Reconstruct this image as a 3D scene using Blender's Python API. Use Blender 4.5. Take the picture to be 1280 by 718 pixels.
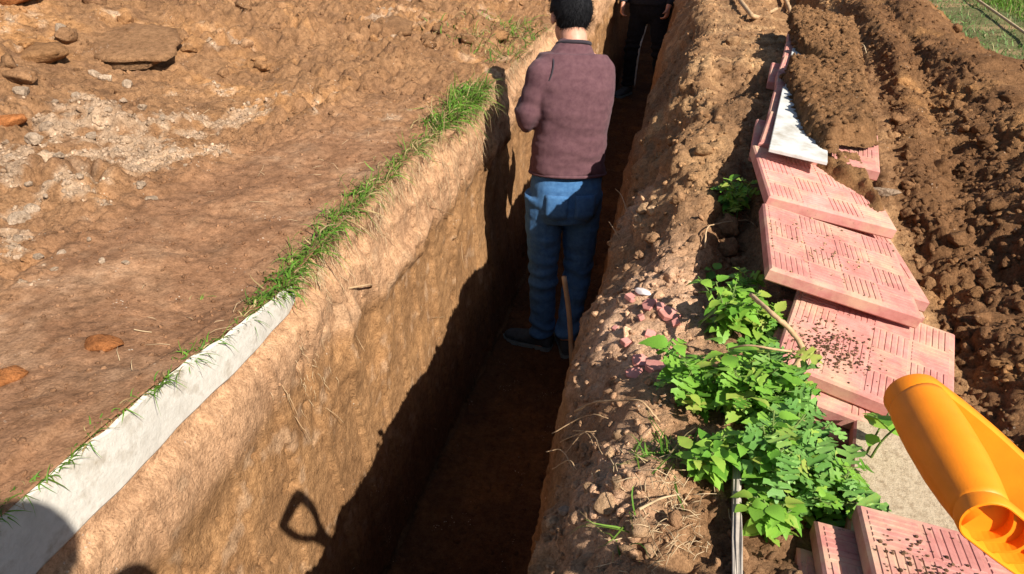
import bpy, bmesh, math, random
import numpy as np
from mathutils import Vector, Matrix, Euler

for o in list(bpy.data.objects): bpy.data.objects.remove(o)
scene = bpy.context.scene
COL = scene.collection
random.seed(7); rng = np.random.default_rng(7)

# ---------------------------------------------------------------- camera, sky, sun, exposure
F = 931.0; CAM_H = 0.85; PITCH = math.radians(28.7); YAW = math.radians(13.3)
cam_data = bpy.data.cameras.new('camera'); cam = bpy.data.objects.new('camera', cam_data); COL.objects.link(cam)
cam_data.sensor_width = 36.0; cam_data.lens = F / 1280 * 36.0
cam_data.clip_start = 0.02; cam_data.clip_end = 2000.0
cam.location = (0, 0, CAM_H); cam.rotation_euler = (math.pi / 2 - PITCH, 0, YAW)
scene.camera = cam

SUN = Vector((0.60, -0.48, 0.64)).normalized()          # direction towards the sun
world = bpy.data.worlds.new('World'); scene.world = world; world.use_nodes = True
wn = world.node_tree.nodes; wl = world.node_tree.links
sky = wn.new('ShaderNodeTexSky'); sky.sky_type = 'NISHITA'; sky.sun_disc = False
sky.sun_elevation = math.asin(SUN.z); sky.sun_rotation = math.atan2(SUN.x, SUN.y)
bg = wn['Background']; bg.inputs['Strength'].default_value = 0.06
wl.new(sky.outputs['Color'], bg.inputs['Color'])
sun_data = bpy.data.lights.new('sun', 'SUN'); sun_data.energy = 4.6; sun_data.angle = math.radians(0.5)
sun_data.color = (1.0, 0.955, 0.88)
sun = bpy.data.objects.new('sun', sun_data); COL.objects.link(sun)
sun.rotation_euler = (-SUN).to_track_quat('-Z', 'Y').to_euler(); sun.location = (6, -5, 7)
scene.view_settings.view_transform = 'Standard'; scene.view_settings.look = 'None'
scene.view_settings.gamma = 1.0; scene.view_settings.use_curve_mapping = False
scene.view_settings.exposure = 0.85

# ---------------------------------------------------------------- pixel helpers (photograph is 1280 x 718)
_fw = Vector((-math.sin(YAW) * math.cos(PITCH), math.cos(YAW) * math.cos(PITCH), -math.sin(PITCH)))
_rt = Vector((math.cos(YAW), math.sin(YAW), 0)); _up = _rt.cross(_fw); CP = Vector((0, 0, CAM_H))
def ray(x, y): return _fw + _rt * ((x - 640) / F) - _up * ((y - 359) / F)
def onz(x, y, z=0.0): d = ray(x, y); return CP + d * ((z - CAM_H) / d.z)
def onx(x, y, X): d = ray(x, y); return CP + d * (X / d.x)
def ony(x, y, Y): d = ray(x, y); return CP + d * (Y / d.y)

# ---------------------------------------------------------------- numpy noise
def _hash(ix, iy, iz, k):
    h = (ix * 374761393 + iy * 668265263 + iz * 1274126177 + k * 974634617) & 0xffffffff
    h = ((h ^ (h >> 13)) * 1274126177) & 0xffffffff
    h = h ^ (h >> 16)
    return (h & 0xffff).astype(np.float32) / 65535.0
def vnoise(P, f, seed=0):                                  # value noise, -1..1
    Q = P * f; I = np.floor(Q).astype(np.int64); T = (Q - I).astype(np.float32); T = T * T * (3 - 2 * T)
    out = 0
    for a in (0, 1):
        wa = T[..., 0] if a else 1 - T[..., 0]
        for b in (0, 1):
            wb = T[..., 1] if b else 1 - T[..., 1]
            for c in (0, 1):
                wc = T[..., 2] if c else 1 - T[..., 2]
                out = out + wa * wb * wc * _hash(I[..., 0] + a, I[..., 1] + b, I[..., 2] + c, seed)
    return out * 2 - 1
def fbm(P, f, n=3, seed=0):
    s = 0; a = 1; t = 0
    for i in range(n): s = s + a * vnoise(P, f, seed + i * 17); t += a; a *= .5; f *= 2.1
    return s / t
def worley(P, f, seed=0):                                  # rounded cell bumps, 0..1
    Q = P * f; I = np.round(Q).astype(np.int64) - 1; best = np.full(P.shape[:-1], 9.0, np.float32)
    for a in (0, 1):
        for b in (0, 1):
            for c in (0, 1):
                ix, iy, iz = I[..., 0] + a, I[..., 1] + b, I[..., 2] + c
                d = (ix + .15 + .7 * _hash(ix, iy, iz, seed) - Q[..., 0]) ** 2 + (iy + .15 + .7 * _hash(ix, iy, iz, seed + 1) - Q[..., 1]) ** 2 + (iz + .15 + .7 * _hash(ix, iy, iz, seed + 2) - Q[..., 2]) ** 2
                best = np.minimum(best, d)
    return np.sqrt(np.clip(1 - best * 1.25, 0, 1))
def sstep(a, b, x):
    t = np.clip((x - a) / (b - a), 0, 1); return t * t * (3 - 2 * t)

# ---------------------------------------------------------------- object helpers
def tag(o, label=None, cat=None, group=None, kind=None):
    if label: o['label'] = label
    if cat: o['category'] = cat
    if group: o['group'] = group
    if kind: o['kind'] = kind
    return o
def link(name, me, mats=(), parent=None):
    o = bpy.data.objects.new(name, me); COL.objects.link(o)
    if me is not None:
        for m in (mats if isinstance(mats, (list, tuple)) else [mats]):
            if len(me.materials) < 8 and m.name not in [x.name for x in me.materials]: me.materials.append(m)
    if parent: o.parent = parent
    return o
def empty(name, loc=(0, 0, 0)):
    o = bpy.data.objects.new(name, None); COL.objects.link(o); o.location = loc; o.empty_display_size = .05; return o
def mesh_np(name, V, Fq, smooth=True):                     # V (n,3), Fq (m,k) equal-sized faces
    me = bpy.data.meshes.new(name); V = np.asarray(V, np.float32); Fq = np.asarray(Fq, np.int32)
    k = Fq.shape[1]
    me.vertices.add(len(V)); me.vertices.foreach_set('co', V.ravel())
    me.loops.add(Fq.size); me.loops.foreach_set('vertex_index', Fq.ravel())
    me.polygons.add(len(Fq)); me.polygons.foreach_set('loop_start', np.arange(0, Fq.size, k, dtype=np.int32))
    me.polygons.foreach_set('use_smooth', np.full(len(Fq), smooth)); me.update(calc_edges=True); return me
def set_col(me, C, A=None):
    a = me.color_attributes.new('Col', 'FLOAT_COLOR', 'POINT')
    C4 = np.ones((len(C), 4), np.float32); C4[:, :3] = C
    if A is not None: C4[:, 3] = A
    a.data.foreach_set('color', C4.ravel())
def bm_mesh(name, bm, smooth=False):
    me = bpy.data.meshes.new(name); bm.to_mesh(me); bm.free()
    if smooth: me.polygons.foreach_set('use_smooth', [True] * len(me.polygons))
    return me
def tube_np(pts, rad, n=7):
    pts = [Vector(p) for p in pts]; V = []; Fc = []
    N = len(pts); t0 = (pts[1] - pts[0]).normalized(); ref = Vector((0, 0, 1)) if abs(t0.z) < .9 else Vector((1, 0, 0))
    for i, p in enumerate(pts):
        t = (pts[min(i + 1, N - 1)] - pts[max(i - 1, 0)]).normalized()
        u = (ref - t * ref.dot(t)).normalized(); w = t.cross(u); ref = u
        r = rad[i] if isinstance(rad, (list, tuple)) else rad
        for k in range(n):
            a = 2 * math.pi * k / n; V.append(p + (u * math.cos(a) + w * math.sin(a)) * r)
    for i in range(N - 1):
        for k in range(n):
            a, b = i * n + k, i * n + (k + 1) % n; Fc.append((a, b, b + n, a + n))
    c0 = len(V); V.append(pts[0]); V.append(pts[-1])
    for k in range(n):
        Fc.append((c0, (k + 1) % n, k)); Fc.append((c0 + 1, (N - 1) * n + k, (N - 1) * n + (k + 1) % n))
    return V, Fc
def spline(pts, n=8):
    P = [Vector(p) for p in pts]; P = [P[0] * 2 - P[1]] + P + [P[-1] * 2 - P[-2]]; out = []
    for i in range(1, len(P) - 2):
        for j in range(n):
            t = j / n; a, b, c, d = P[i - 1], P[i], P[i + 1], P[i + 2]
            out.append(.5 * ((2 * b) + (c - a) * t + (2 * a - 5 * b + 4 * c - d) * t * t + (3 * b - a - 3 * c + d) * t ** 3))
    out.append(P[-2]); return out
def pydata(name, V, Fc, smooth=True):
    me = bpy.data.meshes.new(name); me.from_pydata([tuple(v) for v in V], [], Fc); me.update()
    if smooth: me.polygons.foreach_set('use_smooth', [True] * len(me.polygons))
    return me
def stick(name, pts, r0, r1, mat, label=None, cat=None, group=None, n=7, sub=8, parent=None, jit=0.0):
    P = spline(pts, sub); R = [r0 + (r1 - r0) * i / (len(P) - 1) for i in range(len(P))]
    if jit:
        P = [p + Vector((random.uniform(-1, 1), random.uniform(-1, 1), random.uniform(-1, 1))) * jit for p in P]; R = [r * random.uniform(.85, 1.15) for r in R]
    V, Fc = tube_np(P, R, n); b = P[0].copy()
    if parent is None: V = [v - b for v in V]
    o = link(name, pydata(name, V, Fc), mat, parent)
    if parent is None: o.location = b
    if label: tag(o, label, cat, group)
    return o

# ---------------------------------------------------------------- materials
def new_mat(name, rough=.9, spec=.2):
    m = bpy.data.materials.new(name); m.use_nodes = True
    b = m.node_tree.nodes['Principled BSDF']; b.inputs['Roughness'].default_value = rough
    b.inputs['Specular IOR Level'].default_value = spec
    return m, m.node_tree.nodes, m.node_tree.links, b
def N(nodes, t, **kw):
    n = nodes.new(t)
    for k, v in kw.items():
        if k in n.inputs: n.inputs[k].default_value = v
        else: setattr(n, k, v)
    return n
def ramp(nodes, stops):
    r = nodes.new('ShaderNodeValToRGB'); e = r.color_ramp.elements
    while len(e) < len(stops): e.new(.5)
    for i, (p, c) in enumerate(stops): e[i].position = p; e[i].color = (*c, 1) if len(c) == 3 else c
    return r
def noisy(name, c1, c2, scale=20, detail=8, rough=.9, bump=.3, bscale=None, spec=.2, c3=None, dist=.002, coord='Object', lo=.3, hi=.7):
    m, n, l, b = new_mat(name, rough, spec); tc = N(n, 'ShaderNodeTexCoord')
    t = N(n, 'ShaderNodeTexNoise', Scale=scale, Detail=detail, Roughness=.65)
    l.new(tc.outputs[coord], t.inputs['Vector'])
    r = ramp(n, [(lo, c1), (hi, c2)] if c3 is None else [(lo, c1), ((lo + hi) / 2, c2), (hi, c3)])
    l.new(t.outputs['Fac'], r.inputs['Fac']); l.new(r.outputs['Color'], b.inputs['Base Color'])
    t2 = N(n, 'ShaderNodeTexNoise', Scale=bscale or scale * 3, Detail=8, Roughness=.7); l.new(tc.outputs[coord], t2.inputs['Vector'])
    bp = N(n, 'ShaderNodeBump', Strength=bump, Distance=dist); l.new(t2.outputs['Fac'], bp.inputs['Height']); l.new(bp.outputs['Normal'], b.inputs['Normal'])
    return m
def soil_material(name='soil'):
    m, n, l, b = new_mat(name, .95, .12)
    g = N(n, 'ShaderNodeNewGeometry'); at = N(n, 'ShaderNodeAttribute', attribute_name='Col')
    def noise(s, d=8, r=.65):
        t = N(n, 'ShaderNodeTexNoise', Scale=s, Detail=d, Roughness=r); l.new(g.outputs['Position'], t.inputs['Vector']); return t
    # tonal grain of the soil itself: damp / dry crumbs
    r1 = ramp(n, [(.28, (.50, .46, .42)), (.5, (.96, .94, .92)), (.72, (1.36, 1.36, 1.38))]); l.new(noise(38, 6, .74).outputs['Fac'], r1.inputs['Fac'])
    r2 = ramp(n, [(.30, (.70, .66, .62)), (.5, (1, 1, 1)), (.72, (1.22, 1.22, 1.2))]); l.new(noise(190, 3, .75).outputs['Fac'], r2.inputs['Fac'])
    r3 = ramp(n, [(.35, (.86, .82, .78)), (.65, (1.12, 1.10, 1.06))]); l.new(noise(5, 3).outputs['Fac'], r3.inputs['Fac'])
    cur = at.outputs['Color']
    for r in (r1, r2, r3):
        mx = N(n, 'ShaderNodeMix', data_type='RGBA', blend_type='MULTIPLY'); mx.inputs[0].default_value = 1
        l.new(cur, mx.inputs[6]); l.new(r.outputs['Color'], mx.inputs[7]); cur = mx.outputs[2]
    # sparse pale grit
    vo = N(n, 'ShaderNodeTexVoronoi', Scale=95); l.new(g.outputs['Position'], vo.inputs['Vector'])
    rg = ramp(n, [(.0, (1, 1, 1)), (.17, (1, 1, 1)), (.22, (0, 0, 0))]); l.new(vo.outputs['Distance'], rg.inputs['Fac'])
    rs = ramp(n, [(.60, (0, 0, 0)), (.66, (1, 1, 1))]); l.new(noise(11, 3).outputs['Fac'], rs.inputs['Fac'])
    mu = N(n, 'ShaderNodeMath', operation='MULTIPLY'); l.new(rg.outputs['Color'], mu.inputs[0]); l.new(rs.outputs['Color'], mu.inputs[1])
    mg = N(n, 'ShaderNodeMix', data_type='RGBA'); l.new(mu.outputs[0], mg.inputs[0]); l.new(cur, mg.inputs[6]); mg.inputs[7].default_value = (.52, .40, .29, 1)
    l.new(mg.outputs[2], b.inputs['Base Color'])
    b1 = N(n, 'ShaderNodeBump', Strength=1.0, Distance=.010); l.new(noise(60, 7, .77).outputs['Fac'], b1.inputs['Height'])
    wv = N(n, 'ShaderNodeVectorMath', operation='ADD'); wn_ = noise(50, 2); ws = N(n, 'ShaderNodeVectorMath', operation='SCALE'); ws.inputs['Scale'].default_value = .02
    l.new(wn_.outputs['Color'], ws.inputs[0]); l.new(g.outputs['Position'], wv.inputs[0]); l.new(ws.outputs[0], wv.inputs[1])
    vc = N(n, 'ShaderNodeTexVoronoi', Scale=120, feature='F1'); l.new(wv.outputs[0], vc.inputs['Vector'])
    b0 = N(n, 'ShaderNodeBump', Strength=.7, Distance=.004, invert=True); l.new(vc.outputs['Distance'], b0.inputs['Height']); l.new(b0.outputs['Normal'], b1.inputs['Normal'])
    b2 = N(n, 'ShaderNodeBump', Strength=.55, Distance=.002); l.new(noise(320, 2, .7).outputs['Fac'], b2.inputs['Height'])
    for q, st in ((b0, .7), (b1, 1.0), (b2, .55)):
        mm = N(n, 'ShaderNodeMath', operation='MULTIPLY'); l.new(at.outputs['Alpha'], mm.inputs[0]); mm.inputs[1].default_value = st; l.new(mm.outputs[0], q.inputs['Strength'])
    l.new(b1.outputs['Normal'], b2.inputs['Normal']); l.new(b2.outputs['Normal'], b.inputs['Normal'])
    return m
SOIL = soil_material()
CONC = noisy('pale_concrete', (.38, .315, .235), (.60, .55, .47), 16, 12, .92, .6, 60, c3=(.50, .45, .375), dist=.004)
STONE_P = noisy('pale_stone', (.34, .255, .18), (.52, .42, .32), 30, 6, .9, .5, 90)
STONE_O = noisy('rust_lump', (.32, .11, .035), (.50, .20, .07), 25, 6, .95, .5, 90)
STONE_B = noisy('brown_clod', (.14, .066, .034), (.27, .145, .078), 22, 8, .95, .7, 70, dist=.006)
WOOD_G = noisy('weathered_wood', (.26, .22, .18), (.48, .41, .33), 30, 6, .85, .4, 80)
ROOT_M = noisy('dry_root', (.34, .20, .10), (.56, .38, .21), 40, 5, .8, .4, 120)
STRAW_M = noisy('dry_straw', (.38, .26, .14), (.60, .45, .27), 15, 4, .8, .1)
WHITE_S = noisy('white_sheet', (.33, .28, .21), (.56, .545, .50), 11, 10, .6, .25, 60, c3=(.62, .61, .58))

def tile_mat(name, dust, dirt):
    m, n, l, b = new_mat(name, .88, .2); tc = N(n, 'ShaderNodeTexCoord'); oi = N(n, 'ShaderNodeObjectInfo')
    ad = N(n, 'ShaderNodeVectorMath', operation='ADD'); l.new(tc.outputs['Object'], ad.inputs[0])
    sc = N(n, 'ShaderNodeVectorMath', operation='SCALE'); sc.inputs['Scale'].default_value = 1.0
    cmb = N(n, 'ShaderNodeCombineXYZ'); l.new(oi.outputs['Random'], cmb.inputs[0]); l.new(oi.outputs['Random'], cmb.inputs[1])
    l.new(cmb.outputs[0], sc.inputs[0]); l.new(sc.outputs[0], ad.inputs[1])
    def noise(s, d=8, r=.65):
        t = N(n, 'ShaderNodeTexNoise', Scale=s, Detail=d, Roughness=r); l.new(ad.outputs[0], t.inputs['Vector']); return t
    base = ramp(n, [(.28, (.40, .145, .115)), (.5, (.55, .225, .185)), (.75, (.66, .34, .28))]); l.new(noise(16, 10, .75).outputs['Fac'], base.inputs['Fac'])
    hv = N(n, 'ShaderNodeHueSaturation'); l.new(base.outputs['Color'], hv.inputs['Color'])
    mr = N(n, 'ShaderNodeMapRange'); l.new(oi.outputs['Random'], mr.inputs[0]); mr.inputs[3].default_value = .84; mr.inputs[4].default_value = 1.08; l.new(mr.outputs[0], hv.inputs['Value'])
    rd = ramp(n, [(.60 - dust, (0, 0, 0)), (.78 - dust * .7, (.8, .8, .8))]); l.new(noise(9, 7, .7).outputs['Fac'], rd.inputs['Fac'])
    mx = N(n, 'ShaderNodeMix', data_type='RGBA'); l.new(rd.outputs['Color'], mx.inputs[0]); l.new(hv.outputs['Color'], mx.inputs[6]); mx.inputs[7].default_value = (.60, .40, .25, 1)
    rk = ramp(n, [(.66 - dirt, (0, 0, 0)), (.74 - dirt, (1, 1, 1))]); l.new(noise(70, 4, .8).outputs['Fac'], rk.inputs['Fac'])
    mk = N(n, 'ShaderNodeMath', operation='MULTIPLY', use_clamp=True); l.new(rk.outputs['Color'], mk.inputs[0]); mk.inputs[1].default_value = .7
    m2 = N(n, 'ShaderNodeMix', data_type='RGBA'); l.new(mk.outputs[0], m2.inputs[0]); l.new(mx.outputs[2], m2.inputs[6]); m2.inputs[7].default_value = (.15, .085, .055, 1)
    l.new(m2.outputs[2], b.inputs['Base Color'])
    bp = N(n, 'ShaderNodeBump', Strength=.45, Distance=.0012); l.new(noise(160, 6, .75).outputs['Fac'], bp.inputs['Height']); l.new(bp.outputs['Normal'], b.inputs['Normal'])
    return m
TILE_TOP = tile_mat('pink_tile_face', .13, .02)
TILE_GRV = tile_mat('pink_tile_groove', .2, .06)
TILE_BACK = noisy('sandy_tile_back', (.25, .175, .105), (.44, .34, .225), 75, 8, .95, .8, 200, c3=(.50, .395, .27), dist=.004)

def leaf_mat(name, c1, c2, tr=.35):
    m, n, l, b = new_mat(name, .5, .35); oi = N(n, 'ShaderNodeObjectInfo'); tc = N(n, 'ShaderNodeTexCoord')
    t = N(n, 'ShaderNodeTexNoise', Scale=35, Detail=5); l.new(tc.outputs['Object'], t.inputs['Vector'])
    a1 = N(n, 'ShaderNodeMath', operation='ADD'); l.new(oi.outputs['Random'], a1.inputs[0]); l.new(t.outputs['Fac'], a1.inputs[1])
    hf = N(n, 'ShaderNodeMath', operation='MULTIPLY'); hf.inputs[1].default_value = .5; l.new(a1.outputs[0], hf.inputs[0])
    r = ramp(n, [(.15, c1), (.62, c2), (.74, (.36, .44, .07)), (.80, (.42, .36, .10))]); l.new(hf.outputs[0], r.inputs['Fac']); l.new(r.outputs['Color'], b.inputs['Base Color'])
    tl = N(n, 'ShaderNodeBsdfTranslucent'); l.new(r.outputs['Color'], tl.inputs['Color'])
    mx = N(n, 'ShaderNodeMixShader'); mx.inputs[0].default_value = tr; l.new(b.outputs[0], mx.inputs[1]); l.new(tl.outputs[0], mx.inputs[2])
    l.new(mx.outputs[0], n['Material Output'].inputs['Surface']); return m
LEAF_A = leaf_mat('leaf_fresh', (.085, .25, .022), (.27, .50, .060))
LEAF_B = leaf_mat('leaf_silver', (.095, .25, .042), (.25, .46, .105))
STEM_M = noisy('green_stem', (.09, .15, .03), (.17, .22, .06), 30, 3, .7, .1)
def grass_mat(name, stops):
    m, n, l, b = new_mat(name, .6, .25); at = N(n, 'ShaderNodeAttribute', attribute_name='Col')
    l.new(at.outputs['Color'], b.inputs['Base Color'])
    tl = N(n, 'ShaderNodeBsdfTranslucent'); l.new(at.outputs['Color'], tl.inputs['Color'])
    mx = N(n, 'ShaderNodeMixShader'); mx.inputs[0].default_value = .3; l.new(b.outputs[0], mx.inputs[1]); l.new(tl.outputs[0], mx.inputs[2])
    l.new(mx.outputs[0], n['Material Output'].inputs['Surface']); return m
GRASS_M = grass_mat('grass_blade', None)

# ================================================================ GROUND with the trench
FLOOR = -1.33
def lip_left(y): return -0.915 + .012 * np.sin(y * 2.3) + .02 * np.sin(y * .9 + 1) * sstep(1.5, 3, y)
def lip_left_z(y): return np.interp(y, [0, .8, .98, 1.2, 1.42, 1.7, 9], [.040, .038, .024, -.006, -.034, -.01, 0])
def lip_right(y): return -0.15 - .025 * sstep(1.2, 2.2, y) + .02 * np.sin(y * 3.1 + .4) + .012 * np.sin(y * 7.7)
def hL(x, y):
    d = lip_left(y) - x
    h = lip_left_z(y) * (1 - sstep(.1, .5, d))
    return h + 1.05 * sstep(.35, 4.4, d) * (.75 + .25 * sstep(1.5, 5, y)) + .10 * sstep(.05, .6, d) * sstep(2.6, 4.5, y)
def bed(y): return np.interp(y, [.5, .85, 1.2, 1.45, 1.7, 1.9, 2.2, 3.6, 4.2, 5], [.015, .0, .0, .07, .10, .13, .165, .165, .08, .02])
def rowx(y): return .37 + .125 * np.clip(y - 2.0, 0, 1.8)
def hR(x, y):
    d = x - lip_right(y)
    z = -.13 * np.exp(-d / .055) + .035 * sstep(.02, .16, d) + .125 * sstep(.05, .26, d) * sstep(1.5, 2.2, y)
    z = z + .03 * np.exp(-((x - .02) / .1) ** 2) * (.5 + .5 * np.sin(y * 4.2))
    z = z - .05 * np.exp(-((x - .15) / .05) ** 2) * np.clip(np.sin(y * 5.2 - 7.2), 0, 1) * sstep(1.1, 1.6, y) * (1 - sstep(3.2, 4.2, y))
    q = x - rowx(y)
    bw = sstep(-.20, -.13, q) * (1 - sstep(.13, .20, q))
    z = z * (1 - bw) + bw * (bed(y) - .17 * q - .012)
    z = z - .05 * np.exp(-((q - .22) / .06) ** 2)
    crest = .23 + .035 * np.sin(y * 1.7) + .03 * np.sin(y * 4.1 + 1)
    cx = 1.10 + .05 * np.sin(y * 1.1)
    up = sstep(.56 + .7 * (rowx(y) - .37), cx, x); dn = 1 - sstep(cx, cx + .55, x)
    z = z * (1 - sstep(.23, .4, q)) + crest * up * dn
    return z + .75 * sstep(6.2, 7.6, y) * np.exp(-((x - .45) / .45) ** 2) * sstep(.0, .5, d)  # last term: added mound out of view, shades the far left wall
def yrows():
    ys = [-2.6]
    while ys[-1] < .25: ys.append(ys[-1] + .05)
    y = .3
    while y < 15: ys.append(y); y += max(.0063, .0048 * y)
    ys.append(15.0); return np.array(ys, np.float32)
Y = yrows(); nr = len(Y)
def endcap(y): return np.minimum(sstep(-2.55, -2.3, y), 1 - sstep(14.3, 14.9, y))
xl, xr, zl = lip_left(Y), lip_right(Y), lip_left_z(Y); dep = endcap(Y)
dl = [0]; st = .007
while dl[-1] < 6.6: dl.append(dl[-1] + st); st = .0075 + max(0, dl[-1] - .5) * .0050 + max(0, dl[-1] - 3.6) * .03
dl = np.array(dl[::-1], np.float32)
dr = [0]
while dr[-1] < 1.25: dr.append(dr[-1] + .0075)
while dr[-1] < 3.6: dr.append(dr[-1] + .03)
dr = np.array(dr, np.float32)
cols = []; zone = []
for d in dl: x = xl - d; cols.append(np.stack([x, Y, hL(x, Y)], 1)); zone.append(0)
zL0 = hL(xl, Y)
for t in np.linspace(0, 1, 140)[1:]:
    x = xl + .07 * t ** 1.5 + .02 * np.sin(t * 3.1) * np.sin(Y * 1.3); cols.append(np.stack([x, Y, zL0 + (FLOOR - zL0) * t * dep], 1)); zone.append(1)
xa = cols[-1][:, 0]; zR0 = hR(xr, Y); xb = xr - .10
for t in np.linspace(0, 1, 62)[1:]:
    cols.append(np.stack([xa + (xb - xa) * t, Y, np.where(dep < 1, zL0 + (FLOOR - zL0) * dep, FLOOR + .03 * (2 * t - 1) ** 4)], 1)); zone.append(2)
zf = cols[-1][:, 2]
for t in np.linspace(0, 1, 130)[1:]:
    x = xb + (xr - xb) * (t ** 2.2); cols.append(np.stack([x, Y, zf + (zR0 - zf) * t], 1)); zone.append(3)
for d in dr[1:]: x = xr + d; cols.append(np.stack([x, Y, hR(x, Y)], 1)); zone.append(4)
P = np.stack(cols, 1).astype(np.float32); zone = np.array(zone); nc = P.shape[1]
Z = np.broadcast_to(zone[None, :], (nr, nc))
du = np.gradient(P, axis=1); dv = np.gradient(P, axis=0)
Nn = np.cross(du, dv); Nn /= np.linalg.norm(Nn, axis=-1, keepdims=True) + 1e-9
X_, Y_, Z_ = P[..., 0], P[..., 1], P[..., 2]
dleft = np.maximum(0, xl[:, None] - X_)
smoothL = (1 - sstep(.35, .95, dleft + .22 * vnoise(P, 2.2, 5))) * (1 - sstep(1.9, 3.0, Y_)) + (1 - sstep(.2, .7, dleft)) * (1 - sstep(2.8, 3.6, Y_)) * .6
smoothL = np.clip(smoothL, 0, 1)
rough = np.where(Z == 0, 1.75 - 1.5 * smoothL, np.where(Z == 1, .22, np.where(Z == 2, .8, np.where(Z == 3, .45, 1.0))))
XR = X_ - rowx(Y_) + .37
pile = np.where(Z == 4, sstep(.50, .65, XR), 0)
bedm = np.where(Z == 4, sstep(.20, .25, XR) * (1 - sstep(.48, .55, XR)) * (Y_ < 4.3), 0)
rough = np.where(Z == 4, .95 + .25 * pile - .9 * bedm, rough)
lawn = np.where(Z == 4, sstep(1.50, 1.62, X_ + .06 * vnoise(P, 5, 3)), 0); rough = rough * (1 - .8 * lawn)
Q = P + .025 * np.stack([vnoise(P, 9, 11), vnoise(P, 9, 12), vnoise(P, 9, 13)], -1)
D = .030 * fbm(P, 3.0, 3, 1) * np.where(Z == 1, .6, np.where(Z == 3, .6, 1))
w1 = worley(Q, 13, 40); w2 = worley(Q, 31, 50); w3 = worley(Q, 75, 60)
sel1 = sstep(-.1, .5, vnoise(P, 4, 70)); D += rough * ((.042 + .045 * (Z == 0) * (1 - smoothL)) * (w1 - .6) * sel1 + .022 * (w2 - .6) * (.4 + .8 * sstep(-.3, .4, vnoise(P, 7, 71))) + .0085 * (w3 - .5))
def billow(P_, f, n, g, seed):
    t = 0; a = 1; w = 0
    for i in range(n): t = t + a * np.abs(vnoise(P_, f, seed + 13 * i)); w += a; a *= g; f *= 2.03
    return t / w
bl = billow(Q, 7, 6, .68, 120)
patchy = .45 + .75 * sstep(-.35, .35, vnoise(P, 1.6, 141))
D += rough * patchy * (.075 * (bl - .33) + .012 * (billow(P, 40, 3, .7, 150) - .33))
D += .0035 * fbm(P, 45, 3, 80) * (.35 + rough)
# spade cuts and crumbling ledge on the left wall
wall = (Z == 1)
tz = Z_
bulge = .020 * sstep(-.10, -.16, tz) * (1 - sstep(-.26, -.40, tz + .12 * vnoise(P * np.array([1, 1, .3], np.float32), 3, 21)))
fy = (Y_ + .05 * vnoise(P, 2.5, 61)) / .21; fc_ = np.floor(fy); ph = fy - fc_
cut = .016 * (.5 - ph) * (.4 + .6 * _hash(fc_.astype(np.int64), fc_.astype(np.int64) * 3, fc_.astype(np.int64) * 0, 5)) + .004 * fbm(P, 9, 3, 31)
crumble = (.06 * np.clip(fbm(P, 6.5, 3, 35), 0, 1) + .018 * worley(Q, 17, 44) * sstep(.0, .4, vnoise(P, 3, 47))) * sstep(1.2, 1.6, Y_) * sstep(-.85, -.25, tz)
pits = -.022 * sstep(.35, .75, fbm(P, 24, 2, 203)) * sstep(-.15, .35, vnoise(P, 4.5, 207))
D = np.where(wall, D * .65 + pits + (bulge * 1.3 + cut + crumble - .012), D)
D = np.where(Z == 3, D + .012 * fbm(P * np.array([1, 1, .25], np.float32), 12, 2, 33), D)
lipfade = np.where((Z == 0), sstep(.0, .05, dleft) * .9 + .1, 1)
near_strip = (Y_ < 1.5) & (((Z == 0) & (dleft < .06)) | ((Z == 1) & (tz > -.13)))
D = np.where(near_strip, np.minimum(D, 0) * .3 - .012 * (Z == 1), D * lipfade)
D = np.where((Z == 4) & (lawn > .5), D * .4, D); D *= np.clip(endcap(Y_) * 2, 0, 1)
D = np.where(bedm > .3, D * .35 - .012, D)
G = P + Nn * D[..., None]
# --- soil colours (dry / damp / clay layers; trench floor darkened to deepen its shade)
def cmix(a, b, t): return a * (1 - t[..., None]) + np.asarray(b, np.float32) * t[..., None]
n1 = fbm(P, 1.7, 3, 90); n2 = fbm(P, 6, 3, 95); n3 = fbm(P, 22, 2, 99)
C = np.broadcast_to(np.array((.235, .125, .068), np.float32), P.shape).copy()
Lc0 = None
Lc = cmix(C * 0 + np.array((.290, .160, .080), np.float32), (.245, .130, .070), smoothL)
Lc = cmix(Lc, (.42, .215, .085), sstep(.05, .45, n2) * (1 - smoothL) * .8)
Lc = cmix(Lc, (.17, .092, .052), sstep(.15, .5, n3 - .4 * n2) * (1 - smoothL) * .5)
cen = (P[..., 0] + 2.0) * .8, (P[..., 1] - 2.0) * .55
Lc = cmix(Lc, (.30, .175, .10), sstep(.0, .4, n2 + .5 * n3) * smoothL * .6)
palem = sstep(.10, .45, n2 + .5 * n3 + .75 * np.exp(-((X_ + 1.95) / .42) ** 2 - ((Y_ - 1.9) / .75) ** 2) - .35) * (1 - smoothL * .8)
Lc = cmix(Lc, (.50, .365, .25), palem * .8)
Lc = cmix(Lc, (.42, .33, .26), sstep(.25, .5, n2) * sstep(2.5, 4, Y_) * .4)
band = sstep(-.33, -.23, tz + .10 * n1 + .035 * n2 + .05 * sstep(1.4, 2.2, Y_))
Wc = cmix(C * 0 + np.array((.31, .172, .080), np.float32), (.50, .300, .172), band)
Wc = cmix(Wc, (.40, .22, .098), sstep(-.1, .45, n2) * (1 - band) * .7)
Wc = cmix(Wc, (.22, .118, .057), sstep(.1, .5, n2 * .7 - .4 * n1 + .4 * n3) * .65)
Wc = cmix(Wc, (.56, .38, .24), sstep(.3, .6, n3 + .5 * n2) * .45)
Wc = cmix(Wc, (.11, .055, .025), sstep(-.8, -1.2, tz) * .9)  # wall foot fades into the shade-darkened floor colour
Fc_ = cmix(C * 0 + np.array((.105, .052, .024), np.float32), (.16, .076, .030), sstep(0, .5, n2))  # floor colour kept extra dark to deepen the trench shade
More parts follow.
